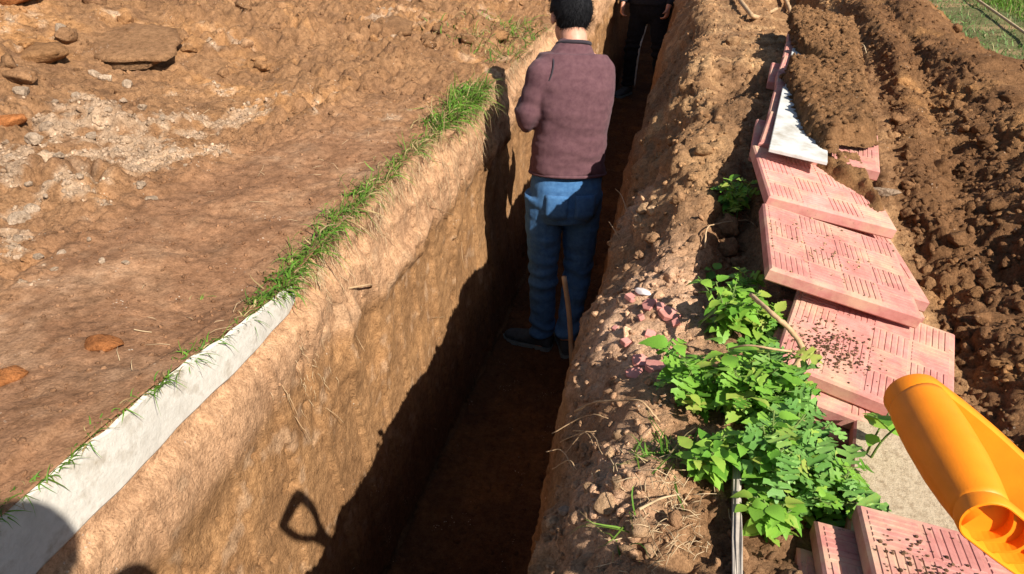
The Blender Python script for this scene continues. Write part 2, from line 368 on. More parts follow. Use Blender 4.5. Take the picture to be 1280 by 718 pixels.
RWc = cmix(C * 0 + np.array((.23, .125, .058), np.float32), (.33, .185, .085), sstep(-.3, .5, n2))
Bc = cmix(C * 0 + np.array((.33, .187, .093), np.float32), (.53, .325, .165), sstep(.0, .45, n2 + .4 * n1) * .85)
pinkdust = 1.2 * np.exp(-((X_ + .03) / .12) ** 2 - ((Y_ - 1.42) / .27) ** 2) + .8 * np.exp(-((X_ + .04) / .07) ** 2 - ((Y_ - .86) / .16) ** 2) + .7 * np.exp(-((X_ + .1) / .05) ** 2 - ((Y_ - 2.1) / .13) ** 2)
Bc = cmix(Bc, (.66, .42, .27), np.clip(pinkdust * 1.3 + .3 * n3 * pinkdust, 0, 1) * .9)
Bc = cmix(Bc, (.13, .075, .045), sstep(.08, .14, X_) * (1 - sstep(.2, .24, X_)) * .35)  # darker strip along the hollow between bank and tiles
Pc = cmix(C * 0 + np.array((.195, .100, .046), np.float32), (.275, .148, .066), sstep(-.1, .5, n2))
Pc = cmix(Pc, (.37, .19, .075), sstep(.25, .55, n2 + .4 * n1) * .6)
Bc = cmix(Bc, (0, 0, 0), pile * 0) * (1 - pile[..., None]) + Pc * pile[..., None]
Bc = cmix(Bc, (.155, .150, .065), lawn)
Bc = cmix(Bc, (.40, .27, .15), lawn * sstep(.15, .45, n2) * .8)
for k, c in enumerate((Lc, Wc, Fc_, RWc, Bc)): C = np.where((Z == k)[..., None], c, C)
# blend colours across the left lip
idx = np.arange(nr * nc, dtype=np.int32).reshape(nr, nc)
quads = np.stack([idx[:-1, :-1], idx[:-1, 1:], idx[1:, 1:], idx[1:, :-1]], -1).reshape(-1, 4)
gm = mesh_np('ground', G.reshape(-1, 3), quads)
Al = np.where(Z == 0, 1 - .55 * smoothL, np.where(Z == 1, .75, np.where(Z == 3, .75, 1.0)))
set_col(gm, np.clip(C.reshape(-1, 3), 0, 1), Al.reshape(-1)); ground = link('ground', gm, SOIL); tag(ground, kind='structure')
# outer ground ring out to the horizon
x0, x1, y0, y1 = float(P[:, 0, 0].min()), float(P[:, -1, 0].max()), float(Y[0]), float(Y[-1])
def ring():
    b = 900.0; xs = [-b, -60, x0 + .3, x1 - .3, 60, b]; ys = [-b, -60, y0 + .02, y1 - .02, 60, b]; V = []; Fq = []
    for j, y in enumerate(ys):
        for i, x in enumerate(xs):
            z = .30 if (x < -6) else 0.0
            if i == 2 and 2 <= j <= 3: z = .40
            if abs(x) > 50 or abs(y) > 50: z = 0
            V.append((x, y, z - .02))
    for j in range(5):
        for i in range(5):
            if i == 2 and j == 2: continue
            a = j * 6 + i; Fq.append((a, a + 1, a + 7, a + 6))
    me = mesh_np('outer_ground', V, Fq, False); set_col(me, np.tile(np.array([[.13, .15, .05]]), (36, 1))); return me
tag(link('meadow', ring(), SOIL), kind='structure')

# lookup of the finished ground
GV = G.reshape(-1, 3); GZ = Z.reshape(-1); GN = Nn.reshape(-1, 3); GC = C.reshape(-1, 3)
top_ids = np.where((GZ == 0) | (GZ == 4))[0]; TOPXY = GV[top_ids][:, :2]
def gz(x, y):
    return float(GV[top_ids[np.argmin((TOPXY[:, 0] - x) ** 2 + (TOPXY[:, 1] - y) ** 2)], 2])
def hit(px, py):                                           # ground point seen at a pixel
    p = onz(px, py, 0)
    for _ in range(8): p = p * .5 + onz(px, py, gz(p.x, p.y)) * .5
    return Vector((p.x, p.y, gz(p.x, p.y)))
wall_ids = np.where(GZ == 1)[0]; WYZ = GV[wall_ids][:, 1:]
def wallpt(px, py):
    p = onx(px, py, -.90); i = wall_ids[np.argmin((WYZ[:, 0] - p.y) ** 2 + (WYZ[:, 1] - p.z) ** 2)]; return Vector(GV[i].tolist())

# ---------------------------------------------------------------- lumps
def ico(sub):
    bm = bmesh.new(); bmesh.ops.create_icosphere(bm, subdivisions=sub, radius=1); V = np.array([v.co[:] for v in bm.verts], np.float32)
    Fq = np.array([[v.index for v in f.verts] for f in bm.faces], np.int32); bm.free(); return V, Fq
I1, I2, I3 = ico(1), ico(2), ico(3)
def lump(seed, base=I2, flat=.7, amp=.35, ang=0.0):
    V, Fq = base; s = np.array([1, rng.uniform(.65, 1), flat * rng.uniform(.8, 1.15)], np.float32)
    V2 = V * (1 + amp * fbm(V + seed * 3.7, 1.3, 3, seed)[:, None] + .35 * amp * vnoise(V + seed, 3.1, seed + 5)[:, None])
    if ang:
        for _ in range(7):
            nrm = rng.normal(size=3); nrm /= np.linalg.norm(nrm); dd = V2 @ nrm; lim = rng.uniform(.55, .85)
            V2 = V2 - np.outer(np.maximum(dd - lim, 0), nrm) * ang
    return (V2 * s).astype(np.float32), Fq
def scatter(name, ids, sizes, variants, colf, mat, sink=.25, label=None, flatten=True):
    Vs = []; Fs = []; Cs = []; off = 0; groups = rng.integers(0, len(variants), len(ids))
    for g in range(len(variants)):
        m = np.where(groups == g)[0]
        if not len(m): continue
        V, Fq = variants[g]; n = len(m); a = rng.uniform(0, 6.283, n); ca, sa = np.cos(a), np.sin(a)
        t = rng.normal(0, .35, (n, 2)); s = sizes[m]
        x = V[None, :, 0] * ca[:, None] - V[None, :, 1] * sa[:, None]; y = V[None, :, 0] * sa[:, None] + V[None, :, 1] * ca[:, None]
        z = V[None, :, 2] + x * t[:, :1] + y * t[:, 1:]
        W = np.stack([x, y, z], -1) * s[:, None, None] + GV[ids[m]][:, None, :] + GN[ids[m]][:, None, :] * (s * (.5 - sink))[:, None, None]
        Vs.append(W.reshape(-1, 3)); Fs.append((Fq[None] + (np.arange(n) * len(V))[:, None, None] + off).reshape(-1, 3)); off += n * len(V)
        cc = colf(ids[m]) * rng.uniform(.75, 1.3, (n, 1)); Cs.append(np.repeat(cc, len(V), 0))
    me = mesh_np(name, np.concatenate(Vs), np.concatenate(Fs), True); set_col(me, np.clip(np.concatenate(Cs), 0, 1))
    o = link(name, me, mat); tag(o, label, 'soil', kind='stuff'); return o
small = [lump(i, I1, .8, .4) for i in range(6)]
mid = [lump(20 + i, I2, .8, .8, .5) for i in range(8)]
def pick(mask, n, wdist=True):
    ids = np.where(mask.reshape(-1))[0]; v = GV[ids]
    dist = np.sqrt(v[:, 0] ** 2 + v[:, 1] ** 2)
    # mesh rows get sparser with distance, so weigh by cell area and a little towards the camera
    w = np.maximum(.0063, .0048 * v[:, 1]) / np.maximum(dist, .8) ** .9
    return ids[rng.choice(len(ids), n, p=w / w.sum())]
vis = (Y_ > .45) & (Y_ < 9)
def crumbs(mask, n, s0, s1, e, gain, label, name='soil_crumbs', col=None):
    ids = pick(mask, n); sz = s0 + (s1 - s0) * rng.random(n) ** e
    cf = (lambda i: GC[i] * gain) if col is None else (lambda i: np.tile(np.array([col]), (len(i), 1)))
    big = sz > .0098
    if big.any() and (~big).any():
        scatter(name, ids[~big], sz[~big], small, cf, SOIL, .35, 'fine ' + label); scatter(name, ids[big], sz[big], mid, cf, SOIL, .8, 'coarse ' + label)
    else: scatter(name, ids, sz, mid if big.any() else small, cf, SOIL, .35, 'fine ' + label)
crumbs((Z == 4) & vis & (XR > .56) & (X_ < 1.5), 9500, .0025, .017, 4.4, 1.0, 'dark crumbs of loose soil on the right spoil heap')
crumbs((Z == 4) & vis & (XR < .22), 6200, .002, .014, 4.3, 1.05, 'light brown soil crumbs on the bank between trench and tiles')
crumbs((Z == 0) & vis & (X_ > -5) & (smoothL < .6), 9000, .0025, .018, 4.2, 1.05, 'brown soil crumbs on the left spoil bank')
crumbs((Z == 0) & vis & (X_ > -5) & (palem > .25) & (Y_ < 4), 3000, .002, .012, 3, 1, 'pale gravel mixed into the left spoil bank', 'gravel', (.47, .34, .235))
crumbs((Z == 0) & vis & (X_ > -3) & (smoothL >= .5), 3400, .001, .0075, 5, 1.1, 'grit on the smooth trodden soil beside the concrete edge')
crumbs((Z == 2) & (Y_ > 1.2) & (Y_ < 12), 1100, .004, .018, 4, 1, 'fallen soil crumbs on the shaded trench floor')
crumbs((Z == 1) & (Y_ > .5) & (Y_ < 9) & (Z_ > -1.0), 900, .0015, .006, 3, 1, 'crumbs stuck to the cut clay wall of the trench')

# ================================================================ single stones and clods
def rock(name, px, py, size_px, mat, label, cat, group=None, flat=.6, ang=.8, seed=0, sub=I3, elong=1.0, rz=0.0, tilt=(0, 0), sink=.35, amp=.3):
    p = hit(px, py); dist = (p - CP).length; r = size_px / F * dist * .5
    V, Fq = lump(seed, sub, flat, amp, ang); V = V * np.array([elong, 1, 1], np.float32) * r
    V = V + .06 * r * fbm(V / r, 4, 2, seed)[:, None] * V / (np.linalg.norm(V, axis=1, keepdims=True) + 1e-6)
    me = mesh_np(name, V, Fq, mat is not STONE_P)
    SC = {'rust_lump': (.40, .155, .052), 'pale_stone': (.42, .315, .225), 'dry_clay': (.50, .325, .19)}
    if mat.name in SC: set_col(me, np.tile(np.array(SC[mat.name]) * random.uniform(.8, 1.15), (len(V), 1)).clip(0, 1)); mat = SOIL
    elif mat is STONE_B:
        k = top_ids[np.argmin((TOPXY[:, 0] - p.x) ** 2 + (TOPXY[:, 1] - p.y) ** 2)]; set_col(me, np.tile(GC[k] * random.uniform(.85, 1.2), (len(V), 1)).clip(0, 1)); mat = SOIL
    o = link(name, me, mat); o.location = p + Vector((0, 0, r * flat * (1 - sink) * .6))
    o.rotation_euler = (tilt[0], tilt[1], rz); tag(o, label, cat, group); return o
rock('clay_lump', 128, 432, 46, STONE_O, 'flat orange clay lump alone on the smooth soil beside the concrete edge', 'clay lump', seed=1, flat=.35)
rock('clay_lump', 12, 473, 40, STONE_O, 'rusty clay lump half buried beside the smooth trodden soil', 'clay lump', seed=2, flat=.4)
rock('clay_lump', 12, 141, 32, STONE_O, 'rounded orange clay lump among pale gravel', 'clay lump', seed=3, flat=.6)
rock('clay_lump', 20, 5, 50, STONE_O, 'large bright orange clay lump at the top of the left spoil bank', 'clay lump', seed=4, flat=.5)
rock('soil_clod', 30, 104, 36, STONE_B, 'dark brown wedge-shaped clod above the pale gravel', 'soil clod', seed=5, flat=.5)
rock('soil_slab', 148, 52, 150, STONE_B, 'big flat slab of brown soil tilted on the left spoil bank', 'soil slab', seed=6, flat=.16, elong=1.3, rz=-.45, tilt=(.10, .05), sink=1.7, amp=.6)
rock('soil_slab', 42, 66, 72, STONE_B, 'smaller grey brown soil slab with pale broken edge', 'soil slab', seed=7, flat=.2, elong=1.2, tilt=(.15, -.1), sink=1.7, amp=.6)
rock('soil_slab', 538, 20, 62, STONE_B, 'smooth flat soil slab above the grass tuft on the left bank', 'soil slab', seed=8, flat=.25, rz=-1.1, tilt=(.15, .1), sink=1.7, amp=.6)
rock('soil_slab', 487, 42, 55, STONE_B, 'second smooth soil slab, lying lower on the left bank', 'soil slab', seed=9, flat=.22, rz=-.8, tilt=(.1, .1), sink=1.7, amp=.6)
pal = [(80, 46, 22), (116, 95, 16), (130, 100, 18), (30, 118, 18), (118, 175, 15), (42, 176, 20), (138, 140, 12), (178, 136, 13), (60, 158, 13), (100, 222, 12), (190, 252, 18), (175, 234, 14), (38, 262, 16), (25, 275, 20), (160, 108, 14), (152, 128, 12), (92, 120, 14), (68, 128, 11), (120, 150, 11), (205, 150, 10), (15, 200, 14), (30, 222, 12), (75, 208, 10), (150, 190, 12), (58, 244, 11), (215, 190, 9), (232, 208, 9), (20, 300, 12), (48, 322, 14), (80, 318, 12), (70, 338, 12), (112, 300, 10), (130, 328, 12), (160, 330, 10)]
for i, (px, py, s) in enumerate(pal):
    rock('pale_stone', px + random.uniform(-3, 3), py, s * random.uniform(.8, 1.2), STONE_P, 'pale angular stone among the gravel on the left spoil bank', 'stone', 'pale stones on the left spoil bank', seed=100 + i, flat=.7, rz=random.uniform(0, 6), sub=I2, amp=.6, sink=.6)
for i in range(46):
    px, py = random.uniform(5, 640), random.uniform(4, 300)
    if py > 300 - .52 * px + 20 and px > 250: py = random.uniform(4, 110)
    if px > 520 and py > 60: py *= .3
    rock('soil_clod', px, py, (zs := random.uniform(12, 26)), STONE_B, ('large' if zs > 19 else 'small') + ' loose brown soil clod ' + ('above the grass fringe on the left spoil bank' if px > 330 else 'near the pale gravel on the left spoil bank'), 'soil clod', 'soil clods on the left spoil bank', seed=200 + i, flat=.7, rz=random.uniform(0, 6), sub=I3, amp=.75, sink=.75)
for i in range(44):
    t = random.random(); px, py = random.uniform(1110, 1278), random.uniform(40, 470)
    if py < (px - 1150) * .8 + 10: py += 120
    if px < 1100 + max(0, (py - 250)) * .5: px = min(1275, px + 110)
    rock('soil_clod', px, py, (zs := random.uniform(12, 24)), STONE_B, ('large' if zs > 18 else 'small') + ' dark soil clod on the right spoil heap ' + ('beside the pink tiles' if py > 250 else 'towards the lawn'), 'soil clod', 'soil clods on the right spoil heap', seed=300 + i, flat=.75, rz=random.uniform(0, 6), sub=I3, amp=.75, sink=.7)
for i, (px, py, s) in enumerate([(838, 348, 30), (905, 285, 34), (936, 300, 40), (910, 312, 28), (870, 300, 26), (925, 330, 26), (850, 250, 22), (830, 215, 18), (880, 190, 24), (905, 160, 20), (860, 110, 22), (900, 90, 24), (925, 120, 18), (880, 60, 18), (915, 55, 20), (840, 180, 18), (818, 300, 20), (800, 320, 16), (866, 225, 16), (895, 235, 20)]):
    rock('soil_clod', px, py, s, STONE_B, 'brown soil clod on the bank between the trench and the tiles', 'soil clod', 'soil clods beside the tile row', seed=400 + i, flat=.75, rz=random.uniform(0, 6), sub=I3, amp=.7, sink=.6)
rock('white_stone', 1106, 243, 26, STONE_P, 'whitish stone wedged beside the tile row under the dark spoil heap', 'stone', seed=450, flat=.5, elong=1.3)
rock('pale_stone', 706, 640, 16, STONE_P, 'small pale stone on the crumbling right trench lip', 'stone', seed=451)
rock('clay_lump', 758, 628, 34, noisy('dry_clay', (.46, .28, .15), (.62, .42, .26), 25, 6, .95, .6, 80, dist=.006), 'dry pale clay lump on the right trench lip below the roots', 'clay lump', seed=452, flat=.7, amp=.8, sink=.6)
DRYC = bpy.data.materials['dry_clay']
for i, (px, py, s) in enumerate([(740, 615, 26), (775, 650, 24), (770, 605, 22), (800, 665, 30), (762, 570, 20), (785, 690, 24), (735, 640, 18), (690, 655, 16), (748, 596, 18), (815, 690, 20), (775, 545, 18), (805, 262, 24), (798, 275, 18), (815, 268, 14)]):
    rock('clay_lump', px, py, s, DRYC, 'small crumbly pale clay piece on the right trench lip', 'clay lump', 'pale clay pieces on the right trench lip', seed=460 + i, flat=.7, sub=I3, rz=random.uniform(0, 6), amp=.85, sink=.6)
CHIP = tile_mat('broken_tile', .02, -.1)
def chip(px, py, s, seed):
    r = random.Random(seed); p = hit(px, py); w = s / F * (p - CP).length * .5; bm = bmesh.new(); k = r.randint(4, 6)
    a0 = r.uniform(0, 6); pts = [(math.cos(a0 + 6.283 * i / k) * w * r.uniform(.7, 1.2), math.sin(a0 + 6.283 * i / k) * w * r.uniform(.7, 1.2)) for i in range(k)]
    f = bm.faces.new([bm.verts.new((x, y, 0)) for x, y in pts]); e = bmesh.ops.extrude_face_region(bm, geom=[f]); bmesh.ops.translate(bm, verts=[v for v in e['geom'] if isinstance(v, bmesh.types.BMVert)], vec=(0, 0, r.uniform(.008, .014)))
    bmesh.ops.recalc_face_normals(bm, faces=bm.faces); bmesh.ops.bevel(bm, geom=bm.edges[:], offset=.0012, segments=1, affect='EDGES')
    o = link('tile_chip', bm_mesh('tile_chip', bm), CHIP); o.location = p + Vector((0, 0, -.001)); o.rotation_euler = (r.uniform(-.3, .4), r.uniform(-.4, .3), 0)
    tag(o, 'broken pink tile chip on the pale rubble patch beside the trench', 'tile chip', 'broken pink tile chips')
for i, (px, py, s) in enumerate([(790, 375, 22), (812, 383, 22), (836, 395, 26), (825, 385, 16), (813, 420, 18), (782, 430, 16), (835, 440, 26), (848, 434, 18), (800, 455, 26), (818, 462, 34), (795, 470, 24), (845, 405, 14), (770, 412, 12), (803, 400, 12)]): chip(px, py, s, 500 + i)
rock('pale_stone', 803, 367, 18, noisy('light_stone', (.62, .52, .46), (.78, .70, .66), 30, 5, .9, .4, 90), 'light grey stone at the top of the broken tile patch', 'stone', seed=480, flat=.5, elong=1.3, rz=-.5)

# ================================================================ concrete edge in the left trench wall
def concrete_edge():
    ys = np.concatenate([np.arange(-1.5, .4, .1), np.arange(.4, 1.46, .012)]); V = []; Fq = []
    for y in ys:
        top = float(np.interp(y, [-2, .6, .78, 1.0, 1.2, 1.46], [.036, .035, .030, .016, -.006, -.038])) + .002 * math.sin(y * 37) + .0015 * math.sin(y * 91)
        bot = -.101 + .0015 * math.sin(y * 9) + .001 * math.sin(y * 53) if y < 1.42 else -.101 + (y - 1.42) * .5
        top = max(top, bot + .004)
        f = -.902 + .003 * math.sin(y * 17)
        V += [(-.955, y, bot), (f - .004, y, bot), (f, y, bot + .006), (f + .001, y, (top + bot) / 2), (f, y, top - .004), (f - .006, y, top), (-.955, y, top - .07)]
    for j in range(len(ys) - 1):
        for k in range(7):
            a = j * 7 + k; b = j * 7 + (k + 1) % 7; Fq.append((a, a + 7, b + 7, b))
    Fq = [tuple(f) for f in Fq]; Fq.append(tuple(range(7))); Fq.append(tuple(range((len(ys) - 1) * 7, len(ys) * 7))[::-1])
    o = link('concrete_edge', pydata('concrete_edge', V, Fq, False), CONC); tag(o, 'long whitish concrete edge strip exposed along the top of the trench wall', 'concrete edge')
concrete_edge()

# ================================================================ paving tiles
def tile_mesh(groove=True, s=.30, t=.03):
    bm = bmesh.new(); bev = .004; h = s / 2; top = -.0013 if groove else 0
    prof = [(h - .002, -t), (h, -t + .003), (h, top - .004), (h - .004, top)]; rings = []
    for r, z in prof: rings.append([bm.verts.new((x * r, y * r, z)) for x, y in ((-1, -1), (1, -1), (1, 1), (-1, 1))])
    for a, b in zip(rings, rings[1:]):
        for k in range(4): bm.faces.new((a[k], a[(k + 1) % 4], b[(k + 1) % 4], b[k]))
    bm.faces.new(rings[0][::-1]); ft = bm.faces.new(rings[-1]); ft.material_index = 1 if groove else 2
    if groove:
        c = (s - .016) / 4; nb = 6; gap = .0022; r2 = random.Random(3)
        for i in range(4):
            for j in range(4):
                X0, Y0 = -h + .008 + i * c + .0022, -h + .008 + j * c + .0022; w = c - .0044
                for k in range(nb):
                    a0 = k * w / nb + gap / 2; a1 = (k + 1) * w / nb - gap / 2
                    bx = (X0 + a0, X0 + a1, Y0, Y0 + w) if (i + j) % 2 == 0 else (X0, X0 + w, Y0 + a0, Y0 + a1)
                    lo = [bm.verts.new((x, y, top)) for x, y in ((bx[0], bx[2]), (bx[1], bx[2]), (bx[1], bx[3]), (bx[0], bx[3]))]
                    e = .0011; zz = r2.uniform(-.0005, .0003)
                    hi = [bm.verts.new((x, y, zz)) for x, y in ((bx[0] + e, bx[2] + e), (bx[1] - e, bx[2] + e), (bx[1] - e, bx[3] - e), (bx[0] + e, bx[3] - e))]
                    for q in range(4): bm.faces.new((lo[q], lo[(q + 1) % 4], hi[(q + 1) % 4], hi[q]))
                    bm.faces.new(hi)
    me = bm_mesh('paving_tile', bm)
    for m in (TILE_TOP, TILE_GRV, TILE_BACK): me.materials.append(m)
    return me
TM = tile_mesh(True); TB = tile_mesh(False)
def tile(pos, rot, label, back=False):
    o = bpy.data.objects.new('paving_tile', TB if back else TM); COL.objects.link(o); o.location = pos; o.rotation_euler = rot
    tag(o, label, 'paving tile', 'pink paving tiles'); return o
def under(o, dx, dy, n, dyaw, label, k=1.0):                     # a tile directly beneath another one, shifted in its plane
    m = o.rotation_euler.to_matrix(); p = Vector(o.location) + m @ Vector((dx, dy, -.0335 * n))
    return tile(p, (o.rotation_euler.x, o.rotation_euler.y, o.rotation_euler.z + dyaw), label)

A = tile((.379, 1.282, .091), (.063, .172, -.23), 'pink parquet-relief paving tile under the forked root, topmost of its stack')
under(A, -.012, -.030, 1, .05, 'pink paving tile second in the stack under the forked root')
under(A, .020, -.052, 2, -.03, 'pink paving tile third in the stack under the forked root')
B = tile((.337, 1.508, .166), (.06, .247, .012), 'dusty pink paving tile overlapping the back of the tile with the forked root')
under(B, .050, .125, 1, .10, 'pink paving tile tucked beneath the back of the dusty overlapping tile')
under(B, .065, .130, 2, .05, 'lowest pink paving tile beneath the back of the dusty overlapping tile')
Ct = tile((.337, 1.835, .202), (.086, .221, .106), 'pink paving tile with soil on its right side, reaching under the white strip')
Dl = []
for i in range(6):
    y = 2.095 + .285 * i
    o = tile((.350 + .125 * (y - 2.0), y, .238 - .004 * (i % 2)), (.02 - .01 * (i % 3), .13, -.12 + .03 * ((i * 7) % 3 - 1)), 'pink paving tile buried under loose soil beneath the white strips'); Dl.append(o)
Dl[0]['label'] = 'pink paving tile with its front edge showing from under the loose soil'; del Dl[0]['group']
under(Dl[0], -.022, .02, 1, .06, 'pink tile edge showing left below the front white strip')
under(Dl[3], -.03, .0, 1, .05, 'pink tile edge showing left below the rear white strip')
T = tile((.434, .696, .092), (-.1, .1, -.05), 'ribbed pink paving tile with dark soil specks beside the orange handle')
under(T, -.046, -.012, 1, .02, 'plain-edged pink paving tile leaning directly below the ribbed tile beside the orange handle')
under(T, -.070, -.045, 2, -.03, 'third pink paving tile down in the leaning pile beside the orange handle')
tile((.315, .640, .022), (-.08, .12, .05), 'soil-strewn pink paving tile lowest in the pile beside the wooden slat')
tile((.46, .955, .026), (.02, .10, -.18), 'sandy back of an upturned paving tile between the two tile stacks', True)

# white strips lying on the buried tiles, and the loose soil on top
def strip(pf, yaw, L, W, label, z, roll, pitch):
    bm = bmesh.new(); bmesh.ops.create_cube(bm, size=1); bmesh.ops.scale(bm, vec=(W, L, .009), verts=bm.verts)
    bmesh.ops.bevel(bm, geom=bm.edges[:], offset=.0012, segments=2, affect='EDGES')
    o = link('white_strip', bm_mesh('white_strip', bm), WHITE_S); o.rotation_euler = (pitch, roll, yaw)
    o.location = Vector((pf[0], pf[1], z)); tag(o, label, 'board'); return o
strip((.318, 2.19), -.125, .66, .14, 'white board with clean front corner lying on the pink tiles', .256, .13, .004)
strip((.405, 2.88), -.12, .66, .13, 'rear white board almost buried in soil on the pink tiles', .252, .13, .0)
def heap(name, fn, us, vs, colr, label):
    U, Vv = np.meshgrid(us, vs, indexing='ij'); base, th = fn(U, Vv); keep = th > 0
    Pt = base.astype(np.float32); w = .010 * worley(Pt, 55, 5) + .008 * worley(Pt, 26, 9) + .006 * fbm(Pt, 30, 3, 4) + .030 * (billow(Pt, 20, 5, .7, 9) - .3)
    Pt[..., 2] += np.where(keep, np.minimum(th, .05) + 1.5 * w * sstep(0, .02, th) - .004, -.008)
    nU, nV = U.shape; ix = np.arange(nU * nV).reshape(nU, nV)
    fk = keep[:-1, :-1] | keep[1:, :-1] | keep[:-1, 1:] | keep[1:, 1:]
    q = np.stack([ix[:-1, :-1], ix[1:, :-1], ix[1:, 1:], ix[:-1, 1:]], -1)[fk]
    used = np.unique(q); mp = np.full(nU * nV, -1); mp[used] = np.arange(len(used))
    V = Pt.reshape(-1, 3)[used]; me = mesh_np(name, V, mp[q]); n = fbm(V, 12, 3, 3)
    set_col(me, np.clip(np.array(colr)[None] * (1 + .5 * n[:, None]), 0, 1)); o = link(name, me, SOIL); tag(o, label, 'soil', kind='stuff'); return V
def heap1(U, W):                                             # U: along the row (m), W: across (-.13 .. .17)
    x = .322 + .125 * (U - 2.0) + W * .99; y = U - W * .12; base = np.stack([x, y, .262 - .13 * W + 0 * U], -1)
    p3 = np.stack([U, W, 0 * U], -1); n = fbm(p3, 9, 3, 7); left = np.interp(U, [1.88, 1.95, 2.05, 2.2, 2.45, 2.52, 2.6, 2.8, 2.95, 3.0, 3.15, 3.3, 3.9], [.07, .03, -.015, -.04, -.07, -.085, -.10, -.095, -.06, -.01, -.07, -.10, -.14])
    th = .026 * sstep(-.01, .03, W - left + .02 * n) * (1 - sstep(.140, .172, W + .02 * n)) * sstep(1.95, 2.02, U - .9 * np.maximum(0, W) + .2 * np.maximum(0, W) + .03 * n + .05 * (W < .07)) - .002 + .010 * n
    th = np.where((W < left) | (W > .172) | (U < 1.965 - .25 * W), -1, th)
    # shallow white patch left bare in the middle
    th = th - .06 * np.exp(-((U - 2.93) / .05) ** 2 - ((W + .005) / .04) ** 2)
    return base, th
hv1 = heap('soil_heap', heap1, np.arange(1.88, 3.95, .007), np.arange(-.14, .19, .006), (.215, .115, .053), 'loose brown soil heaped over the white boards and buried tiles')
def heap2(U, W):
    m = Ct.rotation_euler.to_matrix(); x = W; y = U
    L = np.stack([x, y, 0 * x + .002], -1); M = np.array(m); base = L @ M.T + np.array(Ct.location)
    n = fbm(np.stack([U, W, 0 * U], -1), 14, 3, 8)
    edge = np.interp(W, [-.15, -.02, .03, .10, .155], [.17, .12, .06, -.03, -.11])
    th = .016 * sstep(0, .05, U - edge + .025 * n) - .002 + .008 * n - .02 * sstep(.12, .15, W)
    th = np.where((U < edge - .03) | (U > .155) | (W < -.03) | (W > .150), -1, th); return base, th
heap('soil_heap', heap2, np.arange(-.15, .19, .006), np.arange(-.15, .165, .006), (.25, .135, .06), 'strip of loose soil along the right side of the pink tile before the white board')
def heap3(U, W):
    r2 = np.sqrt((U / .07) ** 2 + (W / .055) ** 2); base = np.stack([.205 + W, .71 + U, .032 + 0 * U - .1 * W], -1)
    th = .022 * (1 - r2) + .008 * fbm(np.stack([U, W, 0 * U], -1), 30, 2, 3); return base, th
heap('soil_heap', heap3, np.arange(-.09, .09, .005), np.arange(-.07, .07, .005), (.33, .20, .11), 'small pile of crumbly soil on the lowest tile beside the wooden slat')
def sprinkle(V_, n, smax, col, label):
    pk = V_[rng.integers(0, len(V_), n)]; sz = .0015 + smax * rng.random(n) ** 3.5; vi = rng.integers(0, 6, n); Vs, Fs, o = [], [], 0
    for q in range(6):
        m_ = vi == q; V, Fq = small[q]; Vs.append((V[None] * sz[m_][:, None, None] + pk[m_][:, None, :]).reshape(-1, 3)); k = int(m_.sum()); Fs.append((Fq[None] + (np.arange(k) * len(V))[:, None, None]).reshape(-1, 3) + o); o += k * len(V)
    Vs = np.concatenate(Vs); me = mesh_np('soil_crumbs', Vs, np.concatenate(Fs)); set_col(me, np.tile(np.array(col), (len(Vs), 1)) * (1 + .5 * fbm(Vs.astype(np.float32), 90, 1, 5)[:, None])); tag(link('soil_crumbs', me, SOIL), label, 'soil', kind='stuff')
sprinkle(hv1, 2600, .012, (.22, .118, .055), 'crumbs on the soil heaped over the white boards')
def specks(o, cx, cy, sx, sy, n, smax, label, col=(.13, .075, .045)):
    M = np.array(o.rotation_euler.to_matrix()); p = np.stack([rng.normal(cx, sx, n).clip(-.14, .14), rng.normal(cy, sy, n).clip(-.14, .14), np.full(n, .001)], -1)
    s = .0012 + smax * rng.random(n) ** 3; V, Fq = small[0]; W = (V[None] * s[:, None, None] + p[:, None, :]) @ M.T + np.array(o.location)
    me = mesh_np('soil_specks', W.reshape(-1, 3), (Fq[None] + (np.arange(n) * len(V))[:, None, None]).reshape(-1, 3), False)
    set_col(me, np.repeat(np.array(col)[None] * rng.uniform(.5, 1.9, (n, 1)), len(V), 0).clip(0, 1)); tag(link('soil_specks', me, SOIL), label, 'soil', kind='stuff')
specks(A, -.065, -.05, .036, .036, 420, .0022, 'dark soil specks on the tile under the forked root', (.20, .12, .07))
specks(T, -.07, .02, .032, .042, 320, .0022, 'dark soil specks on the ribbed tile beside the orange handle', (.17, .10, .06))
specks(B, -.02, 0, .08, .07, 110, .002, 'sandy grains on the dusty overlapping tile', (.45, .30, .18))

# ================================================================ shovel with orange D handle
def lin_mat(name, c, rough, spec=.5, sss=0):
    m, n, l, b = new_mat(name, rough, spec); tc = N(n, 'ShaderNodeTexCoord'); t = N(n, 'ShaderNodeTexNoise', Scale=60, Detail=5)
    l.new(tc.outputs['Object'], t.inputs['Vector']); r = ramp(n, [(.3, tuple(x * .9 for x in c)), (.7, tuple(min(1, x * 1.06) for x in c))]); l.new(t.outputs['Fac'], r.inputs['Fac']); l.new(r.outputs['Color'], b.inputs['Base Color'])
    t3 = N(n, 'ShaderNodeTexNoise', Scale=700, Detail=3); l.new(tc.outputs['Object'], t3.inputs['Vector'])
    bp = N(n, 'ShaderNodeBump', Strength=.12, Distance=.0006); l.new(t3.outputs['Fac'], bp.inputs['Height']); l.new(bp.outputs['Normal'], b.inputs['Normal']); return m
ORANGE = lin_mat('orange_plastic', (.93, .255, .008), .48, .35)
STEEL = noisy('worn_steel', (.10, .09, .085), (.24, .22, .20), 20, 6, .5, .2, 80)
ASH = noisy('ash_handle', (.42, .28, .15), (.60, .44, .27), 12, 6, .6, .2, 90)
